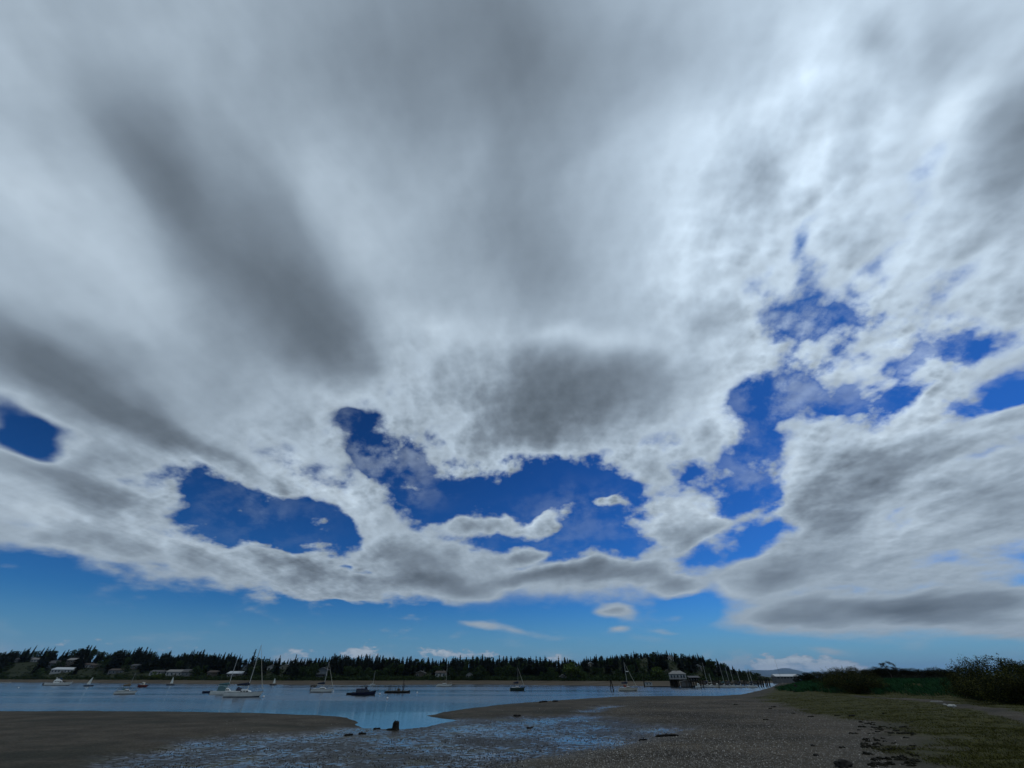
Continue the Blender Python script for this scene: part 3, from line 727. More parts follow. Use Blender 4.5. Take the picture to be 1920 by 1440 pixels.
def make_house(x0, x1, ye, yb, rr, wall, roof, label):
    pxc = (x0 + x1) / 2
    s = 30.0
    best = min(np.linspace(29, 150, 122), key=lambda q: abs((EYE - float(far_z(pxc, q))) / ((far_y(pxc) + q) * 0.000874) + HORIZON - yb))
    s = float(best); X, Y = far_pt(pxc, s); z = float(far_z(pxc, s)) - 0.4
    w = (x1 - x0) / 909 * Y; hz = (yb - ye) * 0.000874 * Y + 0.8; rh = max(1.2, rr * 0.000874 * Y); d = max(6.5, min(w * 0.7, 10))
    o = empty("house", (X, Y + d / 2, z), -math.atan2(X, Y) * 0.45)
    tag(o, label, "house", "houses along the far shore")
    MB().box(-w / 2, w / 2, -d / 2, d / 2, -1.0, hz).build("wall", HM[wall], o)
    ov = 0.45
    r = MB()
    gable_front = w < 1.2 * d
    if gable_front:
        sec = lambda y: [(-w / 2 - ov, y, hz - .15), (0, y, hz + rh), (w / 2 + ov, y, hz - .15), (w / 2 + ov, y, hz + .12), (0, y, hz + rh + .28), (-w / 2 - ov, y, hz + .12)]
        r.loft([sec(-d / 2 - ov), sec(d / 2 + ov)])
        MB().add([(-w / 2, -d / 2 - .02, hz), (w / 2, -d / 2 - .02, hz), (0, -d / 2 - .02, hz + rh)], [(0, 1, 2)]).build("gable", HM[wall], o)
    else:
        sec = lambda x, k: [(x, -d / 2 - ov, hz - .1), (x * k, 0, hz + rh), (x, d / 2 + ov, hz - .1), (x, d / 2 + ov, hz + .12), (x * k, 0, hz + rh + .25), (x, -d / 2 - ov, hz + .12)]
        r.loft([sec(-w / 2 - ov, .86), sec(w / 2 + ov, .86)])
    ro = r.build("roof", RM[roof], o)
    if w > 7 and roof != "white": MB().box(w * .22, w * .22 + .7, .4, 1.1, hz + rh * .3, hz + rh + .9).build("chimney", HM["taupe"], ro)
    floors = max(1, int(hz / 2.7)); nw = max(2, int(w / 2.6))
    wm = MB().box(-.55, .55, -.05, .03, -.55, .55).mesh("window", M["glass"]); fm = None
    f = MB()
    for a in (-1, 1): f.box(a * .62 - .06, a * .62 + .06, -.07, .03, -.68, .68); f.box(-.56, .56, -.07, .03, a * .62 - .06, a * .62 + .06)
    fm = f.mesh("frame", HM["white"])
    for fl in range(floors):
        for k in range(nw):
            if fl == 0 and k == nw // 2:
                dr = MB().box(-.5, .5, -.06, .03, -1.0, 1.1).build("door", M["wood"], o); dr.location = ((k + .5) / nw * w - w / 2, -d / 2, 1.3); continue
            q = link("window", wm, o); q.location = ((k + .5) / nw * w - w / 2, -d / 2 - .02, hz - 1.25 - 2.7 * fl); link("frame", fm, q)
    if "balconies" in label:
        for fl in range(2):
            zz = hz - 2.4 - 2.7 * fl
            bk = MB().box(-w / 2, w / 2, -d / 2 - 1.6, -d / 2 - .08, zz - .12, zz + .06).build("balcony", HM["white"], o)
            rl = MB().box(-w / 2, w / 2, -d / 2 - 1.6, -d / 2 - 1.53, zz + .95, zz + 1.05)
            for k in range(9): x = -w / 2 + .05 + k * (w - .1) / 8; rl.box(x - .03, x + .03, -d / 2 - 1.59, -d / 2 - 1.54, zz, zz + 1.0)
            rl.build("railing", HM["white"], bk)
    return pxc, s, (x1 - x0) / 2, Y
HSPOTS = [make_house(*h) for h in HOUSES]

def near_house(px, s, pad=2):
    return any(abs(px - hx) < hw + pad and s < hs + 10 for hx, hs, hw, hy in HSPOTS)

# firs that make the skyline, one by one
x = -36.0
while x < 1415:
    top = float(np.interp(x, SKYLINE[:, 0], SKYLINE[:, 1])) + (rnd.uniform(-1.5, 2.0) if rnd.random() < .45 else rnd.uniform(2.0, 9.0)) + 4.0 * (mnoise.noise(Vector((x * .045, 3.3, 0))) + .2)
    s = rnd.uniform(135, 168) if x < 1330 else rnd.uniform(50, 90)
    X, Y = far_pt(x, s); z = float(far_z(x, s)) - .4
    h = max(5.0, EYE + (HORIZON - top) * 0.000874 * Y - z)
    if rnd.random() < 0.27:
        plant_tree("broadleaf_tree", rnd.choice(BROADS), (X, Y, z), h * rnd.uniform(.82, .95), h * rnd.uniform(.7, .95), "round topped tree breaking the row of firs on the far skyline", "round trees on the far skyline")
    else:
        plant_tree("fir_tree", rnd.choice(CONIFERS), (X, Y, z), h, h * rnd.uniform(0.85, 1.3), "dark pointed fir standing on the far shore skyline", "firs along the far skyline")
    x += rnd.uniform(2.2, 9.5) * (1.0 if x > 420 else 1.2)
# one tall open pine behind the tall white sloop
X, Y = far_pt(462, 70); z = float(far_z(462, 70))
plant_tree("pine_tree", CONIFERS[4], (X, Y, z - .3), EYE + (HORIZON - 1211) * 0.000874 * Y - z, 17, "tall ragged pine rising alone above the other trees", None)
# broadleaved trees and lower firs on the slope
n = 0
while n < 190:
    px = rnd.uniform(-30, 1425); s = rnd.uniform(29, 110) if px < 1330 else rnd.uniform(29, 60)
    if near_house(px, s) or (1180 < px < 1270 and s < 40): continue
    X, Y = far_pt(px, s); z = float(far_z(px, s)) - .4
    low = 1.0 if px < 1060 else 0.72
    if rnd.random() < (0.30 if px < 1000 else 0.12):
        plant_tree("fir_tree", rnd.choice(CONIFERS), (X, Y, z), rnd.uniform(9, 14) * low, rnd.uniform(9, 15) * low, "dark fir growing lower down on the far slope", "firs on the far slope")
    else:
        h = rnd.uniform(5, 9.5) * low
        plant_tree("broadleaf_tree", rnd.choice(BROADS), (X, Y, z), h, h * rnd.uniform(1.0, 1.5), "dark green round crowned tree on the far slope", "round trees on the far slope")
    n += 1
for px, s, h, w, lb in ((1072, 30, 9.5, 13, "light green willow at the far beach beside the tiny hut"), (1086, 33, 7.5, 11, "smaller light green tree leaning on the light green willow"),
                        (1235, 34, 7, 10, "yellow green tree behind the harbour boathouse"), (290, 32, 6, 9, "light green garden tree among the beach houses")):
    X, Y = far_pt(px, s); plant_tree("light_tree", LIGHTS[n % 2], (X, Y, float(far_z(px, s)) - .3), h, w, lb, None); n += 1
# the wood behind them, one dark mass
def make_wood():
    rg = np.random.default_rng(3); VV = []; FF = []; b = 0
    src = []
    for me, _ in CONIFERS[:4]:
        v = np.empty(len(me.vertices) * 3, np.float32); me.vertices.foreach_get("co", v); f = np.empty(len(me.loops), np.int32); me.loops.foreach_get("vertex_index", f)
        src.append((v.reshape(-1, 3), f.reshape(-1, 4)))
    for k in range(1300):
        px = rg.uniform(-60, 1420); s = rg.uniform(60, 172) if px < 1330 else rg.uniform(45, 90)
        if near_house(px, s, 1): continue
        X, Y = far_pt(px, s); z = float(far_z(px, s)) - .5
        top = float(np.interp(px, SKYLINE[:, 0], SKYLINE[:, 1])) + rg.uniform(3, 12)
        h = min(max(4.0, EYE + (HORIZON - top) * 0.000874 * Y - z), rg.uniform(8, 17))
        v, f = src[k % 4]; a = rg.uniform(0, 6.28); w = h * rg.uniform(1.0, 1.6)
        VV.append(np.stack([X + w * (v[:, 0] * math.cos(a) - v[:, 1] * math.sin(a)), Y + w * (v[:, 0] * math.sin(a) + v[:, 1] * math.cos(a)), z + h * v[:, 2]], -1)); FF.append(f + b); b += len(v)
    tag(link("far_wood", np_mesh("far_wood", np.vstack(VV), np.vstack(FF), LM["fir"])), "dense dark wood filling the far slope behind the houses", "wood", kind="stuff")
    # low scrub along the top of the beach
    C = []
    for k in range(3800):
        px = rg.uniform(-60, 1440); s = 27 + abs(rg.normal()) * 14 if k % 3 else rg.uniform(30, 120) * (1 if px < 1330 else .45); X, Y = far_pt(px, s); hh = rg.uniform(.8, 2.6)
        if near_house(px, s, 0): hh *= .5
        c = np.array([X, Y, float(far_z(px, s))]); d = rg.normal(size=(26, 3)); d /= np.linalg.norm(d, axis=1, keepdims=True); d[:, 2] = abs(d[:, 2])
        C.append(c + d * [hh * 1.6, hh * 1.2, hh])
    V, F = leaf_quads(np.vstack(C), 0.42, rg)
    tag(link("far_scrub", np_mesh("far_scrub", V, F, LM["broad"])), "dark scrub along the top of the far beach", "scrub", kind="stuff")
make_wood()

# ------------------------------------------------------------------ mountains beyond the bay
def make_mountain(name, pts, y, label):
    """ridge from skyline pixels at forward distance y, with sloping flanks"""
    m = MNT
    px = np.linspace(pts[0][0], pts[-1][0], 70); top = np.interp(px, [p[0] for p in pts], [p[1] for p in pts])
    rows = []
    for t in np.linspace(-1, 1, 21):
        yy = y * (1 + 0.10 * t); xx = (px - 960) / 909 * y
        zz = (EYE + (HORIZON - top) * 0.000874 * y)
        prof = (1 - abs(t)) ** 1.1
        nz = (fbm(xx / 900 + 3, np.full_like(xx, t * 3 + y / 999), 5) - .5) * 0.35 * (1 - abs(t)) * min(1, abs(t) * 4)
        rows.append(np.stack([xx, np.full_like(xx, yy), zz * np.clip(prof + nz, 0, 1.0) - 2 * abs(t)], -1))
    V = np.stack(rows); idx = np.arange(V.shape[0] * V.shape[1]).reshape(V.shape[:2])
    F = np.stack([idx[:-1, :-1], idx[:-1, 1:], idx[1:, 1:], idx[1:, :-1]], -1).reshape(-1, 4)
    return tag(link(name, np_mesh(name, V, F, m, True)), kind="structure")
MNT = mat("mountain_forest", (0.035, 0.05, 0.035), 0.9, 0.3, 0.002, coord="Object")
make_mountain("mountains", [(1390, 1262), (1412, 1256), (1440, 1256.5), (1456, 1256), (1475, 1252), (1488, 1253), (1500, 1258), (1530, 1261), (1560, 1260), (1640, 1262), (1760, 1266), (1800, 1270)], 26000, "")
make_mountain("mountains", [(1400, 1270), (1430, 1267), (1450, 1264), (1470, 1261.5), (1500, 1261), (1540, 1264), (1600, 1267), (1640, 1270)], 19000, "")
# ------------------------------------------------------------------ boats
def afloat(px, py): return ground(px, py, 0.0)

def hull_rings(L, B, fb, draft=0.35, sheer=0.35, transom=0.72, n=15, bow_rake=0.08):
    rings = []
    for k in range(n):
        t = k / (n - 1)                       # 0 stern, 1 bow
        x = -L / 2 + L * t
        b = B / 2 * (transom + (1 - transom) * math.sin(min(t / 0.5, 1) * math.pi / 2)) * (1 - max(0, (t - 0.45) / 0.55) ** 2.2)
        b = max(b, 0.015)
        zt = fb * (1 + sheer * max(0, (t - 0.3) / 0.7) ** 2 + 0.08 * (1 - t) ** 2)
        ring = []
        for s_, zz, xo in ((1, zt, bow_rake * L), (0.97, zt * .55, bow_rake * L * .55), (0.86, 0.0, 0.0), (0.45, -draft * (1 - .6 * t), -.03 * L), (0, -draft * 1.15 * (1 - .6 * t), -.04 * L), (-0.45, -draft * (1 - .6 * t), -.03 * L), (-0.86, 0.0, 0.0), (-0.97, zt * .55, bow_rake * L * .55), (-1, zt, bow_rake * L)):
            ring.append((x + xo * max(0, t - .5) * 2, b * s_, zz))
        rings.append(ring)
    return rings

def hull_parts(o, L, B, fb, mhull, mstripe, mdeck, **kw):
    R = hull_rings(L, B, fb, **kw)
    m = MB().loft(R, closed=False, cap=False); m.add(R[0], [tuple(range(len(R[0])))])
    h = m.build("hull", mhull, o, True)
    d = MB(); n = len(R)
    for k in range(n - 1):
        a, b = R[k], R[k + 1]; ca = ((a[0][0]), 0, a[0][2] + .06 * B * .4); cb = (b[0][0], 0, b[0][2] + .06 * B * .4)
        d.add([a[0], ca, cb, b[0]], [(0, 1, 2, 3)]); d.add([a[-1], ca, cb, b[-1]], [(3, 2, 1, 0)])
    d.build("deck", mdeck, o, True)
    st = MB()                                  # boot stripe just above the water, a little proud
    for side in (0, -1):
        lo, hi = [], []
        for r in R:
            p, q = Vector(r[2 if side == 0 else -3]), Vector(r[1 if side == 0 else -2]); out = Vector((0, .012 if side == 0 else -.012, 0))
            lo.append(p + out + (p - q) * .12); hi.append(p + out + (q - p) * .30)
        st.loft([lo, hi], closed=False, cap=False)
    st.build("boot_stripe", mstripe, h, True)
    rail = MB()
    for i in (0, -1): rail.path([Vector(r[i]) + Vector((0, 0, .02)) for r in R], .03, 5)
    rail.build("toe_rail", mstripe, h)
    return R

def coach(o, x0, x1, w, z0, h, m, name="cabin", rake=.5, nwin=3, taper=.8):
    c = MB(); ring = lambda x, ww, zz, k: [(x, -ww / 2, z0 - .25), (x + k, -ww / 2 * .88, z0 + zz), (x + k, 0, z0 + zz * 1.12), (x + k, ww / 2 * .88, z0 + zz), (x, ww / 2, z0 - .25)]
    c.loft([ring(x0, w, h, .05), ring((x0 + x1) / 2, w, h, 0), ring(x1, w * taper, h * .55, -rake)])
    cb = c.build(name, m, o, True)
    for side in (-1, 1):
        for k in range(nwin):
            x = x0 + (x1 - x0) * (.10 + .22 * k); ln = (x1 - x0) * .17
            y0 = side * (w / 2 * .955); y1 = side * (w / 2 * .915)
            MB().add([(x, y0, z0 + h * .22), (x + ln, y0, z0 + h * .22), (x + ln, y1, z0 + h * .66), (x, y1, z0 + h * .66), (x, y0 - side * .06, z0 + h * .22), (x + ln, y0 - side * .06, z0 + h * .22), (x + ln, y1 - side * .06, z0 + h * .66), (x, y1 - side * .06, z0 + h * .66)],
                     [(0, 1, 2, 3), (7, 6, 5, 4), (0, 4, 5, 1), (1, 5, 6, 2), (2, 6, 7, 3), (3, 7, 4, 0)]).build("window", M["glass"], cb)
    return cb

def rig(o, L, B, fb, mh, mx=.08, boom=.36, cover=None, jib=True, mastm="alu", r=.075, spread=1):
    xm = mx * L; zd = fb * 1.05
    ma = MB().tube((xm, 0, zd - .3), (xm - .12, 0, mh), r, r * .7, 8).build("mast", M[mastm], o)
    for k in range(spread):
        zz = zd + (mh - zd) * (.52 if spread == 1 else .36 + .3 * k)
        MB().tube((xm - .1, -B * .30, zz - .05), (xm - .1, B * .30, zz - .05), .03, .03, 5).build("spreader", M[mastm], ma)
    MB().tube((xm - .1, 0, mh - .05), (xm - .1, 0, mh + .5), .012, .008, 4).build("antenna", M["wire"], ma)
    zb = zd + .95 + .35 * (L / 8)
    bo = MB().tube((xm, 0, zb), (xm - boom * L, 0, zb - .08), .06, .05, 6).build("boom", M[mastm], o)
    if cover:
        n = 9; rings = []
        for k in range(n):
            t = k / (n - 1); rr = (.30 - .17 * t) * (1 if 0 < k < n - 1 else .45); x_ = xm + .12 - (boom * L + .1) * t
            rings.append([(x_, rr * .55 * math.cos(a), zb + .12 + rr * .5 * (1 - t) + rr * math.sin(a) * 1.15) for a in [2 * math.pi * i / 8 for i in range(8)]])
        MB().loft(rings).build("sail_cover", M[cover], bo, True)
    bow = (L / 2 * 1.08, 0, fb * 1.38); stern = (-L / 2, 0, fb * 1.1); top = (xm - .12, 0, mh - .1)
    MB().tube(bow, top, .010, .010, 5).build("forestay", M["wire"], o)
    if jib:
        q = lambda t: tuple(bow[i] + (top[i] - bow[i]) * t for i in range(3))
        MB().tube(q(.05), q(.5), .075, .055, 6).tube(q(.5), q(.93), .055, .03, 6).build("furled_jib", M["jib"], o)
    MB().tube(stern, top, .007, .007, 4).build("backstay", M["wire"], o)
    for sd_ in (-1, 1): MB().path([(xm - .15, sd_ * B * .47, fb * 1.05), (xm - .1, sd_ * B * .30, zd + (mh - zd) * .52), (xm - .11, 0, mh - .3)], .007, 4).build("shroud", M["wire"], o)

def pulpit(o, L, B, fb):
    z = fb * 1.36; x = L / 2 * 1.08
    MB().path([(x - 1.3, B * .26, fb * 1.2), (x - 1.2, B * .25, z + .5), (x + .1, 0, z + .58), (x - 1.2, -B * .25, z + .5), (x - 1.3, -B * .26, fb * 1.2)], .022, 5).tube((x, 0, z - .1), (x + .08, 0, z + .58), .022, .022, 5).build("pulpit", M["alu"], o)
    MB().path([(-L / 2 + .1, B * .34, fb), (-L / 2 + .1, B * .34, fb + .65), (-L / 2 + .1, -B * .34, fb + .65), (-L / 2 + .1, -B * .34, fb)], .022, 5).build("pushpit", M["alu"], o)
    for sd_ in (-1, 1):
        w = MB()
        for k in range(5):
            t = .12 + .17 * k; w.tube((-L / 2 + L * t, sd_ * B * .44, fb * .95), (-L / 2 + L * t, sd_ * B * .44, fb + .6), .014, .014, 4)
        w.path([(-L / 2 + .1, sd_ * B * .34, fb + .62), (-L / 2 + L * .3, sd_ * B * .44, fb + .6), (-L / 2 + L * .8, sd_ * B * .43, fb + .62), (x - 1.2, sd_ * B * .25, z + .48)], .008, 4)
        w.build("lifeline", M["wire"], o)

def dodger(o, x, w, z, m, ln=1.3, h=.75):
    rings = []
    for k in range(5):
        t = k / 4; hh = h * (1 - .55 * t ** 2); xx = x + ln * t
        rings.append([(xx, w / 2 * math.cos(a), z + hh * math.sin(a)) for a in [math.pi * i / 8 for i in range(9)]])
    MB().loft(rings, closed=False, cap=False).build("dodger", M[m], o, True)
    MB().add([(x + ln * .93, -w * .3, z + h * .24), (x + ln * .93, w * .3, z + h * .24), (x + ln * .62, w * .25, z + h * .68), (x + ln * .62, -w * .25, z + h * .68)], [(0, 1, 2, 3)]).build("dodger_window", M["glass"], o)

def face(px, deg=0.0):
    """yaw that lays a boat square to the line of sight (bow to the right) plus deg"""
    return -math.atan2((px - 960) / 909.0, 1.0) * 0.55 + math.radians(deg)

def sloop(px0, px1, py, mtop, label, group=None, hull="white", stripe="navyhull", deck="deck", cover="navy", dodge="navy", deg=0, flip=False, jib=True, cabin=True, fbk=1.0, mastm="alu", mx=.08, name="sailboat", boom=.36, spread=1, outboard=False, rails=True, bratio=.31):
    px = (px0 + px1) / 2; p = afloat(px, py)
    yaw = face(px, deg)
    # length along its own axis from the columns it spans
    a = p.x / p.y
    L = (px1 - px0) / 909.0 * p.y / (abs(math.cos(yaw) - a * math.sin(yaw)) * 1.06)
    mh = EYE + (HORIZON - mtop) * 0.000874 * p.y
    B = L * bratio; fb = (.075 * L + .22) * fbk
    o = empty(name, (p.x, p.y, 0), yaw + (math.pi if flip else 0)); tag(o, label, "sailboat", group)
    hull_parts(o, L, B, fb, M[hull], M[stripe], M[deck])
    if cabin: coach(o, -.10 * L, .26 * L, B * .62, fb * 1.08, .32 + .02 * L, M["white" if hull != "cream" else "cream"])
    MB().box(-.40 * L, -.12 * L, -B * .36, -B * .30, fb * .9, fb * 1.05 + .22).box(-.40 * L, -.12 * L, B * .30, B * .36, fb * .9, fb * 1.05 + .22).build("coaming", M["white"], o)
    rig(o, L, B, fb, mh, cover=cover, jib=jib, mastm=mastm, mx=mx, boom=boom, spread=spread)
    if rails: pulpit(o, L, B, fb)
    if dodge: dodger(o, -.20 * L, B * .62, fb * 1.05 + .3, dodge, .14 * L, .35 + .05 * L)
    if outboard:
        MB().box(-L / 2 - .42, -L / 2 - .08, -.18, .18, fb * .55, fb * .55 + .55).box(-L / 2 - .32, -L / 2 - .16, -.08, .08, -.4, fb * .56).build("outboard_motor", M["black"], o)
    MB().box(-L / 2 + .02 - .3, -L / 2 + .1, -.03, .03, -.4, fb * .8).build("rudder", M["white"], o)
    return o, L, B, fb, p

# the two sloops lying together
o, L, B, fb, p = sloop(419, 487, 1307, 1207, "white sloop with navy sail cover and navy dodger, furled jib and tallest mast", dodge="navy", deg=-4, mx=.10)
# behind it: sailing catamaran with a teal cockpit tent
px0, px1 = 397, 447; p = afloat(422, 1301.5); yaw = face(422, 6)
t = empty("catamaran", (p.x, p.y, 0), yaw); tag(t, "low white catamaran with a teal cockpit tent behind the white sloop", "sailboat")
L = (px1 - px0) / 909 * p.y * .92
for sd_ in (-1, 1):
    hm = MB().loft([[(x_, y_ + sd_ * L * .24, z_) for x_, y_, z_ in r] for r in hull_rings(L, L * .14, .62, transom=.6)], closed=False, cap=False)
    r0 = hull_rings(L, L * .14, .62, transom=.6)
    for k in range(len(r0) - 1):
        q = [(v[0], v[1] + sd_ * L * .24, v[2]) for v in (r0[k][0], r0[k][-1], r0[k + 1][-1], r0[k + 1][0])]; hm.add(q, [(0, 1, 2, 3)])
    hm.build("hull", M["white"], t, True)
MB().box(-L * .34, L * .16, -L * .22, L * .22, .42, .62).build("bridge_deck", M["deck"], t)
coach(t, -.10 * L, .18 * L, L * .34, .66, .55, M["white"])
MB().loft([[(-L * .30 + k * L * .07, y_, z_) for y_, z_ in ((-L * .19, .62), (-L * .18, 1.5 + .22 * math.sin(k)), (0, 1.95 - .05 * k), (L * .18, 1.5 + .22 * math.sin(k)), (L * .19, .62))] for k in range(5)]).build("cockpit_tent", M["teal"], t, True)
rig(t, L, L * .5, .62, EYE + (HORIZON - 1235) * .000874 * p.y, mx=.02, cover="teal", jib=False)

def tender(px0, px1, py, m, label, deg=0):
    p = afloat((px0 + px1) / 2, py); L = max(2.2, (px1 - px0) / 909 * p.y); B = L * .45
    o = empty("dinghy", (p.x, p.y, 0), face((px0 + px1) / 2, deg)); tag(o, label, "dinghy")
    R = hull_rings(L, B, .38, draft=.1, sheer=.4)
    h = MB().loft(R, closed=False, cap=False); h.add(R[0], [tuple(range(9))])
    h.build("hull", M[m], o, True)
    for x_ in (-L * .28, L * .02, L * .24): MB().box(x_ - .13, x_ + .13, -B * .40 * (1 if x_ < .2 * L else .72), B * .40 * (1 if x_ < .2 * L else .72), .25, .30).build("thwart", M["plank"], o)
    r = MB()
    for i in (0, -1): r.path([v[i] for v in R], .045, 5)
    r.build("gunwale", M[m], o)
    return o
tender(383, 392, 1299.5, "navyhull", "small dark blue dinghy trailing the catamaran")
tender(2, 16, 1280.5, "white", "low white skiff drifting off the far beach under the firs", 10)

sloop(214, 253, 1301.5, 1262, "small white sloop with a grey cockpit cover and a dark mast", hull="white", stripe="black", cover="tan", dodge="teal", deg=5, mastm="wire", jib=False)
sloop(582, 622, 1298, 1240, "white sloop with a navy sail cover and a beige furled jib", cover="navy", dodge=None, deg=-6, outboard=True, mx=.07)
sloop(818, 846, 1287.5, 1237, "white sloop far out with a bare tall white mast", cover="tan", dodge=None, deg=4, jib=False, mx=.14)
sloop(956, 983, 1295, 1250, "dark green hulled sloop with a pale deck and slim mast", hull="green", stripe="black", cover="navy", dodge=None, deg=-3, jib=True, mastm="wire", fbk=1.25)
o, L, B, fb, p = sloop(1160, 1195, 1295.5, 1241, "cream sloop with a red and black cockpit cover and radar on its mast", hull="cream", stripe="black", cover="navy", dodge="red", deg=3, mx=.02)
MB().lump((.02 * L + .45, 0, (HORIZON - 1259) * .000874 * p.y + EYE), (.5, .3, .14), 1, rough=.02).build("radar_dome", M["white"], o, True)
sloop(694, 703, 1285, 1258, "tiny far white sailboat with a bare mast off the beach", cover=None, dodge=None, deg=20, jib=False, rails=False)

def sail_dinghy(px, py, top, w, label, deg):
    p = afloat(px, py); h = EYE + (HORIZON - top) * .000874 * p.y; L = max(3.6, w / 909 * p.y * 1.15); B = L * .36
    o = empty("sailing_dinghy", (p.x, p.y, 0), face(px, deg)); tag(o, label, "sailboat", "sailing dinghies under sail")
    hull_parts(o, L, B, .38, M["navyhull"], M["black"], M["deck"], draft=.12)
    MB().tube((.12 * L, 0, .3), (.05 * L, 0, h), .045, .025, 6).build("mast", M["alu"], o)
    MB().tube((.12 * L, 0, .85), (-.25 * L, .2, .85), .03, .03, 5).build("boom", M["alu"], o)
    n, k = 7, 5; vs = []; fs = []
    for i in range(n):
        t_ = i / (n - 1); xm = .12 * L - .07 * L * t_; z = .9 + (h - 1.0) * t_; ln = .36 * L * (1 - t_) ** .8 + .05
        for j in range(k):
            u = j / (k - 1); vs.append((xm - .04 - ln * u, .28 * math.sin(u * 2.4) * (1 - t_) + .02, z))
    for i in range(n - 1):
        for j in range(k - 1): fs.append((i * k + j, i * k + j + 1, (i + 1) * k + j + 1, (i + 1) * k + j))
    MB().add(vs, fs).build("mainsail", M["sail"], o, True)
    return o
sail_dinghy(165, 1287, 1269, 12, "sailing dinghy with a thin white sail beside the cabin cruiser", 20)
sail_dinghy(319, 1285, 1269, 12, "sailing dinghy with a white sail beyond the maroon boat", 170)
sail_dinghy(512, 1285, 1271, 10, "sailing dinghy with a bright white sail off the bow of the tallest sloop", 168)

# white cabin cruiser
p = afloat(106, 1285.5); L = 48 / 909 * p.y * .74; B = L * .33
o = empty("motor_cruiser", (p.x, p.y, 0), face(106, 4)); tag(o, "white cabin cruiser with a flybridge and a black outboard at its stern", "motorboat")
hull_parts(o, L, B, .95, M["white"], M["navyhull"], M["deck"], sheer=.7)
coach(o, -.18 * L, .28 * L, B * .74, 1.1, 1.15, M["white"], rake=1.4, nwin=4)
coach(o, -.14 * L, .06 * L, B * .55, 2.3, .55, M["white"], "flybridge", rake=.5, nwin=0)
MB().add([(.06 * L, -B * .26, 2.8), (.06 * L, B * .26, 2.8), (.01 * L, B * .24, 3.25), (.01 * L, -B * .24, 3.25)], [(0, 1, 2, 3)]).build("windscreen", M["glass"], o)
MB().path([(-.14 * L, -B * .25, 2.5), (-.16 * L, -B * .2, 3.5), (-.16 * L, B * .2, 3.5), (-.14 * L, B * .25, 2.5)], .05).build("radar_arch", M["white"], o)
MB().box(-L / 2 - .8, -L / 2 - .05, -.3, .3, .2, 1.05).box(-L / 2 - .5, -L / 2 - .2, -.12, .12, -.4, .25).build("outboard_motor", M["black"], o)
pulpit(o, L, B, 1.0)
# maroon cuddy boat
p = afloat(266, 1288.5); L = 15 / 909 * p.y * .98; B = L * .42
o = empty("cuddy_boat", (p.x, p.y, 0), face(266, 172)); tag(o, "small maroon hulled boat with a cream rounded cabin", "motorboat")
hull_parts(o, L, B, .75, M["maroon"], M["black"], M["cream"])
coach(o, -.12 * L, .34 * L, B * .74, .82, .85, M["cream"], rake=.8, nwin=2)
MB().box(-L / 2 - .35, -L / 2 - .04, -.16, .16, .25, .85).build("outboard_motor", M["black"], o)
MB().tube((.05 * L, 0, 1.6), (.05 * L, 0, 2.6), .02, .015, 4).build("antenna", M["wire"], o)
# small dark boat beyond the beige jib sloop
p = afloat(587, 1288.5); L = 10.5 / 909 * p.y; B = L * .44
o = empty("skiff", (p.x, p.y, 0), face(587, 8)); tag(o, "small dark brown skiff with a low cuddy behind the white sloop", "motorboat")
hull_parts(o, L, B, .6, M["wood"], M["black"], M["tan"]); coach(o, -.05 * L, .34 * L, B * .7, .62, .55, M["tan"], rake=.4, nwin=2)
# navy workboat: tug with high bow, wheelhouse and mast
p = afloat(681, 1303.5); L = 42 / 909 * p.y * .97; B = L * .36; fb = .50
o = empty("tug_boat", (p.x, p.y, 0), face(681, 2)); tag(o, "dark navy tug with a long cabin, high bow and a stubby mast", "motorboat")
hull_parts(o, L, B, fb, M["navyhull"], M["black"], M["navyhull"], sheer=.85, bow_rake=.04)
dk = coach(o, -.34 * L, .30 * L, B * .74, fb, .80, M["navyhull"], "deckhouse", rake=.3, nwin=4, taper=.95)
wh = coach(o, .02 * L, .16 * L, B * .42, fb + .80, .34, M["navyhull"], "wheelhouse", rake=.2, nwin=2, taper=.95)
MB().tube((.02 * L, 0, fb + .6), (.02 * L, 0, fb + 1.75), .05, .035).tube((-.04 * L, 0, fb + 1.35), (.12 * L, 0, fb + 1.35), .03).tube((.12 * L, .1, fb + .9), (.12 * L, .1, fb + 1.5), .03).build("mast", M["black"], o)
MB().lump((.09 * L, 0, fb + 1.15), (.22, .14, .14), 2, rough=.05).build("searchlight", M["black"], o, True)
MB().tube((-.10 * L, 0, fb + .5), (-.10 * L, 0, fb + .95), .10, .08, 8).build("funnel", M["black"], o)
tender(651, 665, 1303, "black", "black dinghy tied under the stern of the navy tug")
# oyster float with racks of poles
p = afloat(745, 1299.5); L = 45 / 909 * p.y
o = empty("work_float", (p.x, p.y, 0), face(745, 1)); tag(o, "low dark timber work float with upright poles and hanging lines", "barge")
MB().loft([[(x_, -1.3 * w, .05 - .3), (x_, 1.3 * w, .05 - .3), (x_, 1.4 * w, zz), (x_, -1.4 * w, zz)] for x_, w, zz in ((-L / 2, .8, .42), (-L * .42, 1, .40), (L * .38, 1, .44), (L / 2, .55, .62))]).build("hull", M["pile"], o)
for k in range(16):
    x_ = -L * .44 + k * L * .054; MB().box(x_, x_ + L * .048, -1.25, 1.25, .445, .50).build("plank", M["plank"], o)
for x_, hh in ((-L * .36, 1.35), (-L * .30, 1.25), (-L * .10, 1.15), (L * .02, 1.2), (L * .20, 2.6), (L * .235, 1.7)):
    MB().tube((x_, .9, .4), (x_ + .05, .9, .45 + hh), .05, .04).build("post", M["pile"], o)
    MB().tube((x_, -.9, .4), (x_ - .04, -.9, .40 + hh), .05, .04).build("post", M["pile"], o)
ln = MB()
for y_ in (-.9, .9):
    for zz in (1.05, 1.5): ln.path([(-L * .36, y_, zz), (-L * .2, y_, zz - .12), (-L * .10, y_, zz), (L * .02, y_, zz - .03), (L * .20, y_, zz + .12)], .018, 4)
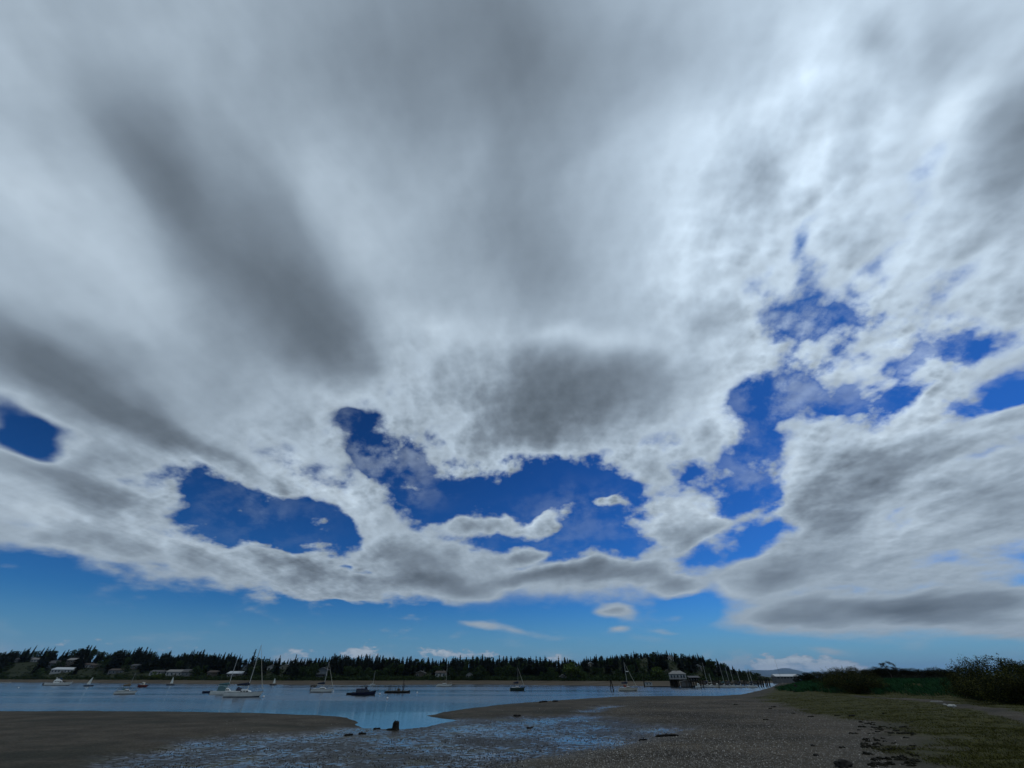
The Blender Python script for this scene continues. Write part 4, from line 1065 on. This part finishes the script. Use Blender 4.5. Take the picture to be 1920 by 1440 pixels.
ln.build("line", M["wire"], o)
MB().box(-L * .02, L * .10, -.6, .6, .5, .95).build("crate", M["wood"], o)
# mooring buoys
for px, py, near in ((494, 1307.5, "off the bow of the tallest sloop"), (624.5, 1297.5, "touching the bow of the sloop with the beige jib"), (712, 1302.5, "ahead of the navy tug"), (726, 1310.5, "alone in open water below the work float"), (782, 1299.5, "on a line ahead of the timber work float"), (34.6, 1290, "alone off the far beach near the low skiff")):
    p = afloat(px, py); o = empty("mooring_buoy", (p.x, p.y, 0)); tag(o, "round white mooring buoy " + near, "buoy", "mooring buoys")
    MB().lump((0, 0, .12), (.20, .20, .19), 0, rough=.01).build("float", M["buoy"], o, True)
    MB().tube((0, 0, .26), (0, 0, .42), .02).tube((-.06, 0, .42), (.06, 0, .42), .02).build("ring", M["wire"], o)

# ------------------------------------------------------------------ harbour
def pilings(name, pts, label, cat, group=None, r=.16, brace=False):
    p0 = afloat(*pts[0][:2]); o = empty(name, (p0.x, p0.y, 0)); tag(o, label, cat, group)
    for px, py, pxt, pyt in pts:
        b = afloat(px, py); tp = at(pxt, pyt, b.y)
        MB().tube((b.x - p0.x, b.y - p0.y, -1.2), (tp.x - p0.x, 0 + b.y - p0.y, tp.z), r, r * .85, 8).build("pile", M["pile"], o)
    return o
pilings("dolphin", [(1145, 1294, 1144, 1273), (1152, 1296, 1145.5, 1275)], "two leaning timber piles lashed together as a mooring dolphin", "piling")
pilings("piling", [(1208.5, 1288, 1206.5, 1271)], "single thick dark pile beside the white float shed", "piling", r=.28)
# float shed
p = afloat(1216.5, 1287.5); sc_ = p.y / 909
o = empty("float_shed", (p.x, p.y, 0), face(1216)); tag(o, "small white shed with two dark windows on a float", "shed")
w = 13 * sc_
MB().box(-w / 2 - .3, w / 2 + .3, -1.6, 1.6, -.3, .35).build("float", M["plank"], o)
MB().box(-w / 2, w / 2, -1.2, 1.2, .353, 1.6).build("wall", HM["white"], o)
MB().box(-w / 2 - .15, w / 2 + .15, -1.35, 1.35, 1.602, 1.72).build("roof", RM["pale"], o)
for x_ in (-w * .2, w * .22): MB().box(x_ - .22, x_ + .22, -1.23, -1.17, .8, 1.35).build("window", M["glass"], o)
# long dock from the shed to the boathouse
p = afloat(1243, 1288.4); w = 44 / 909 * p.y
o = empty("dock", (p.x, p.y + 1.5, 0), 0); tag(o, "low floating timber dock between the float shed and the boathouse", "dock")
MB().box(-w / 2, w / 2, -.9, .9, -.2, .28).build("float", M["pile"], o)
for k in range(20): MB().box(-w / 2 + k * w / 20, -w / 2 + (k + .9) * w / 20, -1, 1, .283, .34).build("plank", M["plank"], o)
# boathouse: white house on piles over a boat shed with two arched doors
p = afloat(1279, 1288.5); k_ = p.y / 909.0; kz = .000874 * p.y
o = empty("boathouse", (p.x, p.y + 3.0, 0), face(1279, -6)); tag(o, "white two storey boathouse on dark piles with a hipped roof", "boathouse")
W2 = 31 * k_ / 2; zf = 2.6
for x_ in np.linspace(-W2, W2, 7):
    for y_ in (-1.4, 2.6): MB().tube((x_, y_, -1.2), (x_, y_, zf), .17, .15, 7).build("pile", M["pile"], o)
MB().box(-W2 - .2, W2 + .2, -1.8, 3.2, zf - .12, zf + .18).build("platform", M["pile"], o)
MB().box(-W2 + .2, -W2 * .1, -1.0, 2.4, .0, zf - .13).build("lower_wall", M["pile"], o)
uw = MB().box(-W2 + .15, W2 - .1, -1.3, 2.8, zf + .182, zf + 2.2).build("wall", HM["white"], o)
rf = MB().add([(-W2 - .2, -1.8, zf + 2.15), (W2 + .2, -1.8, zf + 2.15), (W2 + .2, 3.3, zf + 2.15), (-W2 - .2, 3.3, zf + 2.15), (-W2 * .45, .7, zf + 3.35), (W2 * .45, .7, zf + 3.35)], [(0, 1, 5, 4), (1, 2, 5), (2, 3, 4, 5), (3, 0, 4), (3, 2, 1, 0)]).build("roof", RM["pale"], o)
MB().box(-.3, .3, .5, 1.0, zf + 3.0, zf + 3.9).build("chimney", M["wood"], rf)
for x_ in (-W2 * .72, -W2 * .38, 0, W2 * .4, W2 * .72):
    q = MB().box(x_ - .32, x_ + .32, -1.36, -1.28, zf + .75, zf + 1.7).build("window", M["glass"], o)
rl = MB().box(-W2 - .2, W2 + .2, -1.78, -1.72, zf + .95, zf + 1.03)
for x_ in np.linspace(-W2 - .15, W2 + .15, 11): rl.box(x_ - .03, x_ + .03, -1.77, -1.73, zf + .183, zf + .95)
rl.build("railing", M["wood"], o)
p = afloat(1286, 1288.6)
o = empty("boat_shed", (p.x, p.y - 1.6, 0), face(1286, -6)); tag(o, "pale floating boat shed with two arched doors in front of the boathouse", "shed")
W3 = 20 * k_ / 2
MB().box(-W3 - .15, W3 + .15, -1.2, 2.0, -.3, .25).build("float", M["pile"], o)
MB().add([(-W3, y_, .253) for y_ in (-1, 1.8)] + [(W3, y_, .253) for y_ in (-1, 1.8)] + [(-W3, y_, 1.9) for y_ in (-1, 1.8)] + [(W3, y_, 1.9) for y_ in (-1, 1.8)] + [(0, -1, 2.35), (0, 1.8, 2.35)],
         [(0, 2, 6, 8, 4), (1, 5, 9, 7, 3), (0, 4, 5, 1), (2, 3, 7, 6)]).build("wall", HM["taupe"], o)
MB().loft([[(-W3 - .2, y_, 1.88), (0, y_, 2.36), (W3 + .2, y_, 1.88), (W3 + .2, y_, 2.0), (0, y_, 2.5), (-W3 - .2, y_, 2.0)] for y_ in (-1.25, 2.0)]).build("roof", RM["pale"], o)
for sx in (-1, 1):
    c = sx * W3 * .48; r_ = W3 * .36
    ring = [(c - r_, 0.26), (c - r_, 1.1)] + [(c + r_ * math.cos(a), 1.1 + r_ * .7 * math.sin(a)) for a in np.linspace(math.pi, 0, 9)[1:-1]] + [(c + r_, 1.1), (c + r_, 0.26)]
    d_ = MB().loft([[(x_, -1.05, z_) for x_, z_ in ring], [(x_, -.99, z_) for x_, z_ in ring]]).build("door", HM["grey"], o)
    MB().box(c - .02, c + .02, -1.07, -1.04, .3, 1.5).build("handle_rail", M["wood"], d_)
# second dark shed on piles beside it
p = afloat(1309, 1289.5)
o = empty("pile_shed", (p.x, p.y + 2.5, 0), face(1309, 4)); tag(o, "dark open sided shed on piles beside the boathouse", "shed")
w = 17 * k_ / 2
for x_ in np.linspace(-w, w, 5):
    for y_ in (-1.3, 1.6): MB().tube((x_, y_, -1.2), (x_, y_, 3.3), .15, .13, 7).build("pile", M["pile"], o)
MB().box(-w - .1, w + .1, -1.5, 1.8, 1.9, 2.08).build("platform", M["pile"], o)
MB().box(-w + .1, w - .2, .4, 1.7, 2.083, 3.4).build("wall", M["wood"], o)
MB().add([(-w - .3, -1.7, 3.30), (w + .3, -1.7, 3.30), (w + .3, 2.1, 3.9), (-w - .3, 2.1, 3.9), (-w - .3, -1.7, 3.45), (w + .3, -1.7, 3.45), (w + .3, 2.1, 4.05), (-w - .3, 2.1, 4.05)], [(0, 3, 2, 1), (4, 5, 6, 7), (0, 1, 5, 4), (1, 2, 6, 5), (2, 3, 7, 6), (3, 0, 4, 7)]).build("roof", RM["slate"], o)
for x_ in (-w * .5, w * .1, w * .6): MB().box(x_ - .25, x_ + .25, .34, .42, 2.6, 3.1).build("window", HM["white"], o)
# timber breakwater behind the berths
p = afloat(1380, 1284.5); w = 124 / 909 * p.y
o = empty("breakwater", (p.x, p.y + 6, 0)); tag(o, "long dark timber breakwater of piles behind the marina berths", "breakwater")
for k in range(64):
    x_ = -w / 2 + k * w / 63; MB().tube((x_, 0, -1.5), (x_, 0, 1.55 + .35 * rnd.random()), .24, .22, 6).build("pile", M["pile"], o)
MB().box(-w / 2, w / 2, -.42, -.24, 1.0, 1.25).build("wale", M["wood"], o)
# marina dock and berthed boats
p = afloat(1365, 1288.2); w = 116 / 909 * p.y
o = empty("dock", (p.x, p.y + 4.5, 0)); tag(o, "long low marina dock behind the berthed sailboats", "dock")
MB().box(-w / 2, w / 2, -.8, .8, -.2, .32).build("float", M["pile"], o)
for k in range(40): MB().box(-w / 2 + k * w / 40, -w / 2 + (k + .92) * w / 40, -.9, .9, .323, .38).build("plank", M["plank"], o)
for px0, px1, top, deg, cv in ((1316, 1338, 1242, -20, "navy"), (1326, 1344, 1262, 24, None), (1349, 1369, 1250, -14, "teal"), (1360, 1378, 1250, 12, "navy"), (1368, 1386, 1246, -24, "tan"), (1381, 1398, 1253, 16, "navy"), (1399, 1416, 1255, -10, "tan"), (1404, 1421, 1253, 22, "navy")):
    sloop(px0, px1, 1289.4 + rnd.uniform(-.4, .4), top, "white sailboat with a bare mast packed into the marina berths", "sailboats berthed in the marina", cover=cv, dodge="navy" if cv == "navy" else None, deg=deg, rails=False, jib=False, name="berthed_sailboat")
for px0, px1, m_, lb in ((1305, 1316, "white", "white open boat with a small cabin beside the dark pile shed"), (1341, 1352, "cream", "cream motorboat between the berthed sailboats")):
    p = afloat((px0 + px1) / 2, 1289.6); L = (px1 - px0) / 909 * p.y; o = empty("berthed_motorboat", (p.x, p.y, 0), face(1320, 8)); tag(o, lb, "motorboat")
    hull_parts(o, L, L * .4, .6, M[m_], M["navyhull"], M["deck"]); coach(o, -.15 * L, .3 * L, L * .28, .7, .7, M[m_], rake=.6, nwin=2)
pl = [(1314, 1290, 1313, 1277), (1319, 1290, 1317.5, 1274), (1348, 1290, 1346.5, 1276), (1396, 1289, 1394, 1277), (1352, 1288, 1351, 1278)]
for q in pl: pilings("piling", [q], "dark mooring pile standing among the marina berths", "piling", "mooring piles in the marina", r=.2)
for i, (bx, by, tx, ty) in enumerate([(1422, 1288, 1420, 1274), (1427, 1288, 1424, 1271), (1431, 1287.5, 1428, 1272), (1436, 1287.5, 1434, 1271.5), (1439, 1287, 1437, 1273), (1443, 1287, 1441, 1273)]):
    pilings("piling", [(bx, by, tx, ty)], "dark pile in the close cluster at the end of the marina", "piling", "piles clustered at the marina end", r=.3)
# long white warehouse beyond the point and a thin pole
p = afloat(1484, 1281.2); k_ = p.y / 909.0
o = empty("warehouse", (p.x, p.y + 6, 0), face(1484, 10)); tag(o, "long low white roofed warehouse beyond the grassy point", "warehouse")
w = 41 * k_ / 2
MB().box(-w, w, -4, 4, -.6, 4.1).build("wall", HM["grey"], o)
MB().add([(-w - .4, -4.5, 4.05), (w + .4, -4.5, 4.05), (w + .4, 4.5, 4.05), (-w - .4, 4.5, 4.05), (-w - .4, 0, 5.5), (w + .4, 0, 5.5)], [(0, 1, 5, 4), (2, 3, 4, 5), (1, 2, 5), (3, 0, 4), (3, 2, 1, 0)]).build("roof", RM["white"], o)
for k in range(7): MB().box(-w * .85 + k * w * .28, -w * .85 + k * w * .28 + 1.3, -4.06, -3.96, 2.9, 3.6).build("window", M["glass"], o)
p = afloat(1469, 1281.4); tp = at(1464.5, 1238, p.y)
o = empty("flag_pole", (p.x, p.y + 1, 0)); tag(o, "thin tall pole standing beside the white roofed warehouse", "pole")
MB().tube((0, 0, -.3), (0, 0, tp.z), .10, .05, 6).build("pole", M["wire"], o)
MB().lump((0, 0, tp.z + .1), (.14, .14, .14), 1, rough=0).build("finial", M["wire"], o)
MB().box(-.3, .3, -.3, .3, -.4, .3).build("base", M["palerock"], o)
# ------------------------------------------------------------------ on the tidal flat
def log_thing(px0, py0, px1, py1, r, m, label, name="driftwood_log", lift=.6, branch=True):
    a, b = on_near(px0, py0), on_near(px1, py1); o = empty(name, tuple(a)); tag(o, label, "driftwood")
    d = b - a; n = 9; rings = []
    side = Vector((-d.y, d.x, 0)).normalized()
    for k in range(n):
        t = k / (n - 1); c = d * t + Vector((0, 0, r * lift + .15 * r * math.sin(t * 5 + px0))) + side * (.6 * r * math.sin(t * 7 + px0))
        rr = r * (1 - .35 * t) * (1 + .16 * math.sin(k * 2.3 + px0)) * (.55 if k in (0, n - 1) else 1)
        rings.append([c + Vector((0, 0, 1)) * (rr * math.sin(q)) + side * (rr * math.cos(q)) for q in [2 * math.pi * i / 8 for i in range(8)]])
    MB().loft(rings).build("trunk", M[m], o, True)
    if branch:
        for k in range(2):
            c = d * (.35 + .3 * k) + Vector((0, 0, r)); MB().tube(c, c + d * (.08 + .04 * k) + side * (.3 - .6 * k) + Vector((0, 0, .10 - .05 * k)), r * .3, r * .1, 5).build("stub", M[m], o)
    return o
log_thing(1230, 1382, 1273, 1380.5, .09, "drift", "long black driftwood log at the right end of the wet mud")
log_thing(1199, 1389, 1214, 1388, .06, "drift", "short black log beside the long black driftwood log")
log_thing(1010, 1318, 1026, 1316.5, .15, "drift", "dark log lying at the water edge of the sand spit")
log_thing(1036, 1316.5, 1046, 1315.5, .14, "drift", "stubby dark log next to the log at the spit edge")
log_thing(963, 1343, 977, 1342.8, .09, "drift", "dark log on the sand spit above the wet mud")
log_thing(700, 1367.5, 713, 1367, .07, "drift", "black waterlogged log at the cove edge left of the stump post")
log_thing(672, 1377, 687, 1376, .07, "drift", "brown stick on the mud below the sandbar tip", branch=False)
log_thing(645, 1380, 662, 1379, .08, "drift", "low dark log half sunk in mud under the sandbar", branch=False)
log_thing(988, 1366, 1000, 1364.5, .06, "drift", "thin bent stick lying on the open mud", branch=True)
log_thing(1593, 1343, 1604, 1343.5, .10, "drift", "dark stick on the pale sand strip by the marsh grass", branch=False)
# rotten post
b = on_near(741, 1369); h = 15 * .000874 * b.y
o = empty("stump_post", tuple(b)); tag(o, "squat rotten timber post with a split top standing in the mud", "post")
rg = np.random.default_rng(9); rings = []
for z_, r_ in ((-.2, .30), (.0, .31), (.12, .27), (.45 * h, .265), (.8 * h, .25), (.93 * h, .23)):
    rings.append([(r_ * (1 + rg.uniform(-.12, .12)) * math.cos(q), r_ * (1 + rg.uniform(-.12, .12)) * math.sin(q), z_ + (rg.uniform(-.06, .06) if z_ > .8 * h else 0)) for q in [2 * math.pi * i / 11 for i in range(11)]])
MB().loft(rings).build("timber", M["pile"], o)
for k in range(5):
    q = k * 1.3; MB().tube((.14 * math.cos(q), .14 * math.sin(q), .85 * h), (.12 * math.cos(q), .12 * math.sin(q), h * (1.0 + .05 * (k % 3))), .08, .04, 5).build("splinter", M["pile"], o)
MB().lump((-.35, 0, .03), (.42, .3, .10), 4).build("weed_skirt", M["weed"], o)
# rocks
def rock(px, py, r, m, label, seed, flat=.6, name="boulder"):
    c = on_near(px, py); o = MB().lump((0, 0, r * .22), (r * 1.25, r, r), seed, flat, 3, .35).build(name, M[m], None, True); o.location = c
    return tag(o, label, "rock")
rock(1583, 1438, .30, "rock", "large rounded black boulder on the sand beside the seaweed", 3)
rock(1786, 1326, .32, "palerock", "pale angular rock on the sandy track through the grass", 5)
rock(1772, 1322, .14, "palerock", "small pale stone behind the pale angular rock", 6, name="stone")
rock(1530, 1417, .11, "rock", "small black stone on the gravel left of the black boulder", 7, name="stone")
rock(1524, 1399, .10, "rock", "flat dark stone on the gravel beach", 8, name="stone")
log_thing(1487, 1297, 1500, 1295, .30, "drift", "dark beached log in front of the dune grass")
b = on_near(1496, 1296); o = empty("tree_stump", tuple(b)); tag(o, "dark upright tree stump at the foot of the dune grass", "stump")
MB().tube((0, 0, -.2), (-.25, 0, 1.15), .55, .28, 9).build("trunk", M["drift"], o)
for k in range(5): q = k * 1.25; MB().tube((.2 * math.cos(q), .2 * math.sin(q), .2), (1.0 * math.cos(q), 1.0 * math.sin(q), -.1), .18, .06, 5).build("root", M["drift"], o)

# seaweed clumps along the strand line
WM = []
for i in range(4):
    m_ = MB()
    for k in range(5): m_.lump((rnd.uniform(-.2, .2), rnd.uniform(-.16, .16), .015), (rnd.uniform(.10, .2), rnd.uniform(.08, .16), rnd.uniform(.05, .12)), i * 5 + k, 1, 2, .8)
    WM.append(m_.mesh("seaweed_clump", M["weed"]))
n = 0
while n < 110:
    px, py = rnd.uniform(1605, 1715), rnd.uniform(1352, 1438)
    if px < 1605 + (py - 1352) * .25: continue
    o = link("seaweed_clump", WM[n % 4]); c = on_near(px, py); o.location = c; s_ = rnd.choice((.25, .3, .4, .5, .75)); o.scale = (s_ * 1.2, s_, s_); o.rotation_euler = (0, 0, rnd.uniform(0, 6))
    tag(o, "dark heap of stranded seaweed on the grey sand beside the marsh grass", "seaweed", "seaweed heaps along the strand line"); n += 1
for px, py in ((1436, 1350), (1445, 1329), (1520, 1344), (1488, 1338), (1600, 1376), (1580, 1402), (1627, 1357), (1655, 1363), (1570, 1342), (1660, 1338), (1450, 1326), (1380, 1322)):
    o = link("seaweed_clump", WM[n % 4]); o.location = on_near(px, py); s_ = rnd.uniform(.4, .9); o.scale = (s_ * 1.6, s_, s_); o.rotation_euler = (0, 0, rnd.uniform(-.4, .4))
    tag(o, "dark tussock of weed lying alone at the edge of the sand", "seaweed", "loose weed tussocks on the sand"); n += 1

# pebbles, shells and mud lumps: nobody could count these
def scatter_stones(name, n, region, smin, smax, m, label, cat, seed, keep):
    rg = np.random.default_rng(seed)
    az = np.radians(rg.uniform(region[0], region[1], n)); r = region[2] * (region[3] / region[2]) ** rg.uniform(0, 1, n)
    X, Y = r * np.sin(az), r * np.cos(az); z, sd, wet, up, gr, du = near_fields(X, Y)
    k = keep(X, Y, sd, wet, up, gr, du, rg.uniform(0, 1, n)); X, Y, z = X[k], Y[k], z[k]; n = len(X)
    base = np.array([(1, 0, 0), (-.5, .87, 0), (-.5, -.87, 0), (.1, 0, .8), (0, .1, -.5)], float)
    f = np.array([(0, 1, 3), (1, 2, 3), (2, 0, 3)])
    s = rg.uniform(smin, smax, (n, 1, 1)) * rg.uniform(.6, 1.3, (n, 1, 3)); a = rg.uniform(0, 6.28, n); ca, sa = np.cos(a)[:, None], np.sin(a)[:, None]
    q = base[None] * s * (1 + .3 * rg.normal(size=(n, 5, 3)))
    V = np.stack([q[..., 0] * ca - q[..., 1] * sa + X[:, None], q[..., 0] * sa + q[..., 1] * ca + Y[:, None], q[..., 2] + z[:, None]], -1)
    F = (f[None] + 5 * np.arange(n)[:, None, None]).reshape(-1, 3)
    tag(link(name, np_mesh(name, V, F, m)), label, cat, kind="stuff")
def stone_mat(name, lo, hi):
    m = bpy.data.materials.new(name); m.use_nodes = True; N = NT(m.node_tree); bs = m.node_tree.nodes["Principled BSDF"]
    g = N.n("ShaderNodeNewGeometry"); N.link(N.mix(g.outputs["Random Per Island"], lo, hi), bs.inputs["Base Color"]); bs.inputs["Roughness"].default_value = .6
    return m
gp = poly([(1000, 1450), (1170, 1402), (1290, 1375), (1190, 1350), (1130, 1338), (1200, 1318), (1400, 1312), (1520, 1335), (1590, 1360), (1580, 1400), (1575, 1450)])
scatter_stones("gravel", 60000, (-8, 52, 20, 110), .018, .05, stone_mat("pebble", (.02, .02, .018), (.15, .14, .12)), "loose gravel covering the beach beside the mud", "gravel", 1,
               lambda X, Y, sd, wet, up, gr, du, u: (sd > .5) & (sdist(gp, X, Y) > -2) & (gr < 1))
scatter_stones("shells", 40000, (-30, 52, 20, 100), .012, .034, stone_mat("shell", (.16, .15, .13), (.55, .53, .48)), "pale broken shells strewn over the gravel", "shells", 2,
               lambda X, Y, sd, wet, up, gr, du, u: (sd > .6) & (u < .55 * sst(sdist(poly([(980, 1450), (1150, 1405), (1290, 1372), (1390, 1370), (1380, 1400), (1340, 1450)]), X, Y), -6, 3) + .10 * (1 - wet) * (fbm(X * .3, Y * .3) > .5)) & (gr < 0))
scatter_stones("mud_lumps", 42000, (-40, 30, 20, 70), .012, .045, M["drift"], "small dark lumps dotting the wet mud", "mud", 4,
               lambda X, Y, sd, wet, up, gr, du, u: (wet > .55) & (sd > .8) & (u < .15 + .85 * (fbm(X * .5, Y * .5) > .53)))

# ------------------------------------------------------------------ grasses
def blades(name, n, region, hmin, hmax, w, m, label, cat, seed, keep, per=7, spread=.22, lean=.45):
    rg = np.random.default_rng(seed); az = np.radians(rg.uniform(region[0], region[1], n)); r = np.sqrt(rg.uniform(region[2] ** 2, region[3] ** 2, n)) if region[4] else region[2] * (region[3] / region[2]) ** rg.uniform(0, 1, n)
    X, Y = r * np.sin(az), r * np.cos(az); z, sd, wet, up, gr, du = near_fields(X, Y)
    k = keep(X, Y, gr, du, rg.uniform(0, 1, n)); X, Y, z = X[k], Y[k], z[k]; n = len(X)
    X = np.repeat(X, per) + rg.normal(0, spread, n * per); Y = np.repeat(Y, per) + rg.normal(0, spread, n * per); z = np.repeat(z, per) - .03; n *= per
    h = rg.uniform(hmin, hmax, n); a = rg.uniform(0, 6.28, n); ww = w * rg.uniform(.6, 1.3, n)
    dx, dy = h * rg.normal(-.18, lean, n), h * rg.normal(0, lean, n)
    V = np.stack([np.stack([X - ww * np.cos(a), Y - ww * np.sin(a), z], -1), np.stack([X + ww * np.cos(a), Y + ww * np.sin(a), z], -1),
                  np.stack([X + dx * .45 + ww * .6 * np.cos(a), Y + dy * .45 + ww * .6 * np.sin(a), z + h * .65], -1), np.stack([X + dx, Y + dy, z + h], -1)], 1).reshape(-1, 3)
    tag(link(name, np_mesh(name, V, np.arange(n * 4).reshape(-1, 4), m)), label, cat, kind="stuff")
blades("dune_grass", 13000, (22, 56, 50, 175, True), .55, 1.05, .035, LM["dune"], "tall blue green dune grass covering the bank", "grass", 21, lambda X, Y, gr, du, u: (du > .5) & (du < 45) & (track_mask(X, Y) < .4) & (u < .25 + sst(du, 0, 3)), per=9, spread=.4)
blades("marsh_grass", 36000, (22, 56, 21, 120, False), .04, .13, .012, LM["marsh"], "short olive marsh grass in patches on the sand", "grass", 22,
       lambda X, Y, gr, du, u: (gr > 0) & (du < 1) & (track_mask(X, Y) < .4) & (fbm(X * .45, Y * .45) + .34 * sst(gr, 0, 4) > .56), per=9, spread=.3, lean=.7)

# ------------------------------------------------------------------ shrubs on the dune
def shrub_meshes(seed, m, n=1500, lump=12, leaf=.05, windy=.25):
    rg = np.random.default_rng(seed); C = []; st = MB()
    for k in range(lump):
        a = rg.uniform(0, 6.28); q = rg.uniform(0, .42); c = np.array([q * math.cos(a), q * math.sin(a), rg.uniform(.18, .80) * (1 - .5 * q)])
        r = rg.uniform(.15, .26); d = rg.normal(size=(n // lump, 3)); d /= np.linalg.norm(d, axis=1, keepdims=True)
        d *= rg.uniform(.55, 1.08, (n // lump, 1)); P = c + d * r * [1.1, 1.1, .9]; P[:, 0] -= windy * P[:, 2] * .6; C.append(P)
        st.tube((0, 0, -.05), (c[0] - windy * c[2] * .6, c[1], c[2]), .016, .006, 5)
    for k in range(14):                     # sprays that stick out of the outline
        a = rg.uniform(0, 6.28); e = np.array([.36 * math.cos(a), .36 * math.sin(a), rg.uniform(.5, .9)]); e[0] -= windy * .6
        t = np.linspace(.45, 1, 60)[:, None]; C.append(e * t + rg.normal(0, .018, (60, 3)))
    P = np.vstack(C); P = P[P[:, 2] > 0]
    V, F = leaf_quads(P, leaf, rg)
    return np_mesh("foliage", V, F, m), st.mesh("stem", M["bark"])
BROOM = [shrub_meshes(70 + i, LM["broom"], leaf=.0125, n=11000) for i in range(3)]
SHRUB = [shrub_meshes(80 + i, LM["dark"], leaf=.016, n=12000) for i in range(3)]
def shrub(px, top, y, wpx, kind, label, group=None, name="shrub", depth=1.0):
    x_ = (px - 960) / 909 * y; z = near_z(x_, y) - .1; h = EYE + (HORIZON - top) * .000874 * y - z; w = wpx / 909 * y
    o = empty(name, (x_, y, z), rnd.uniform(-.5, .5)); o.scale = (w, w * depth, h * 1.16); tag(o, label, "shrub", group)
    ms = (BROOM if kind == "broom" else SHRUB)[rnd.randrange(3)]
    link("foliage", ms[0], o); link("stem", ms[1], o); return o
BL = "yellow flowered broom bush in the clump on the dune grass"
for px, top, y, w in ((1552, 1256, 118, 44), (1575, 1250, 112, 50), (1600, 1249, 116, 52), (1622, 1254, 108, 50), (1596, 1262, 98, 70), (1640, 1252, 120, 46), (1562, 1266, 104, 50), (1630, 1264, 99, 60)):
    shrub(px, top, y, w, "broom", BL, "broom bushes clumped on the dune", "broom_bush")
for px, top, y, w in ((1660, 1251, 116, 40), (1682, 1252, 116, 40), (1704, 1253, 118, 40), (1645, 1255, 118, 50), (1675, 1254, 119, 56), (1720, 1255, 121, 60), (1765, 1254, 117, 60), (1525, 1261, 138, 36), (1508, 1265, 146, 34), (1665, 1258, 122, 44), (1690, 1260, 124, 50), (1712, 1259, 126, 46), (1735, 1260, 125, 48), (1758, 1258, 120, 50), (1780, 1256, 112, 50), (1700, 1266, 112, 60), (1750, 1266, 108, 64)):
    shrub(px, top, y, w, "dark", "low dark thicket bush in the row behind the dune grass", "dark bushes along the back of the dune", "thicket_bush")
for px, top, y, w, lb in ((1806, 1245, 76, 62, "broom bush sloping down at the edge of the big broom thicket"), (1836, 1231, 72, 74, "tall dark topped broom bush with a pale flowering flank"), (1872, 1227, 68, 80, "tallest wind swept broom bush of the big thicket"),
                          (1912, 1240, 62, 84, "broad broom bush closing the big thicket by the track"), (1860, 1258, 60, 110, "low spreading broom bush at the foot of the big thicket"), (1945, 1232, 66, 90, "far broom bush of the big thicket with yellow tips"), (1820, 1266, 66, 80, "small broom bush at the grassy end of the big thicket"), (1915, 1266, 57, 90, "low dark broom bush beside the bleached brush")):
    shrub(px, top, y, w, "broom", lb, None, "broom_bush")
# two wind bent dead trees
def snag(px, top, y, seed, label):
    x_ = (px - 960) / 909 * y; z = near_z(x_, y) - .1; h = EYE + (HORIZON - top) * .000874 * y - z; rg = random.Random(seed)
    o = empty("bent_tree", (x_, y, z)); tag(o, label, "tree"); C = []
    tr = MB(); pts = [Vector((0, 0, 0)), Vector((.2, 0, h * .4)), Vector((-.1, .1, h * .7)), Vector((-.5, 0, h))]
    for a, b, r in zip(pts[:-1], pts[1:], (.16, .12, .08)): tr.tube(a, b, r, r * .7, 6)
    tr.build("trunk", M["bark"], o)
    for k in range(9):
        a = pts[1].lerp(pts[3], rg.random()); b = a + Vector((rg.uniform(-1.3, .7), rg.uniform(-.8, .8), rg.uniform(-.2, .5))); m_ = a.lerp(b, .5) + Vector((0, 0, .15))
        MB().tube(a, m_, .05, .035, 5).tube(m_, b, .035, .012, 5).build("branch", M["bark"], o)
        for i in range(220): C.append(np.array(m_.lerp(b, rg.uniform(0, 1.05))) + np.array([rg.gauss(0, .2), rg.gauss(0, .2), rg.gauss(0, .13)]))
    V, F = leaf_quads(np.array(C), .05, np.random.default_rng(seed)); link("crown", np_mesh("crown", V, F, LM["dark"]), o)
snag(1672, 1243, 112, 4, "wind bent tree with a flat shelf of branches above the thicket")
snag(1692, 1244, 118, 7, "thin half bare bent tree arching beside the shelf topped tree")
# bleached brush by the thicket and low plants
o = MB(); rg = random.Random(2)
for k in range(40): a = Vector((rg.uniform(-1.6, 1.6), rg.uniform(-.5, .5), .05)); o.tube(a, a + Vector((rg.uniform(-.8, .8), rg.uniform(-.3, .3), rg.uniform(.05, .4))), .03, .012, 4)
q = o.build("brush_pile", M["palerock"]); q.location = on_near(1872, 1304); tag(q, "bleached grey brush heap lying under the big broom thicket", "brush")
log_thing(1815, 1301, 1838, 1301, .16, "palerock", "bleached pale log lying in grass under the broom thicket", branch=False)
log_thing(1745, 1316, 1770, 1318, .07, "palerock", "pale weathered plank of driftwood beside the sandy track", branch=False)

# ------------------------------------------------------------------ air
def make_haze():
    hz = MB().box(-32000, 32000, -32000, 32000, -3.0, 640.0)
    m = bpy.data.materials.new("haze"); m.use_nodes = True; N = NT(m.node_tree); m.node_tree.nodes.clear()
    pv = N.n("ShaderNodeVolumePrincipled"); pv.inputs["Color"].default_value = (0.40, 0.64, 1.0, 1); pv.inputs["Density"].default_value = 2.2e-5
    out = N.n("ShaderNodeOutputMaterial"); N.link(pv.outputs[0], out.inputs["Volume"])
    o = hz.build("haze", m); tag(o, "thin blue air over the bay", "haze", kind="stuff"); return o
if HAZE: make_haze()
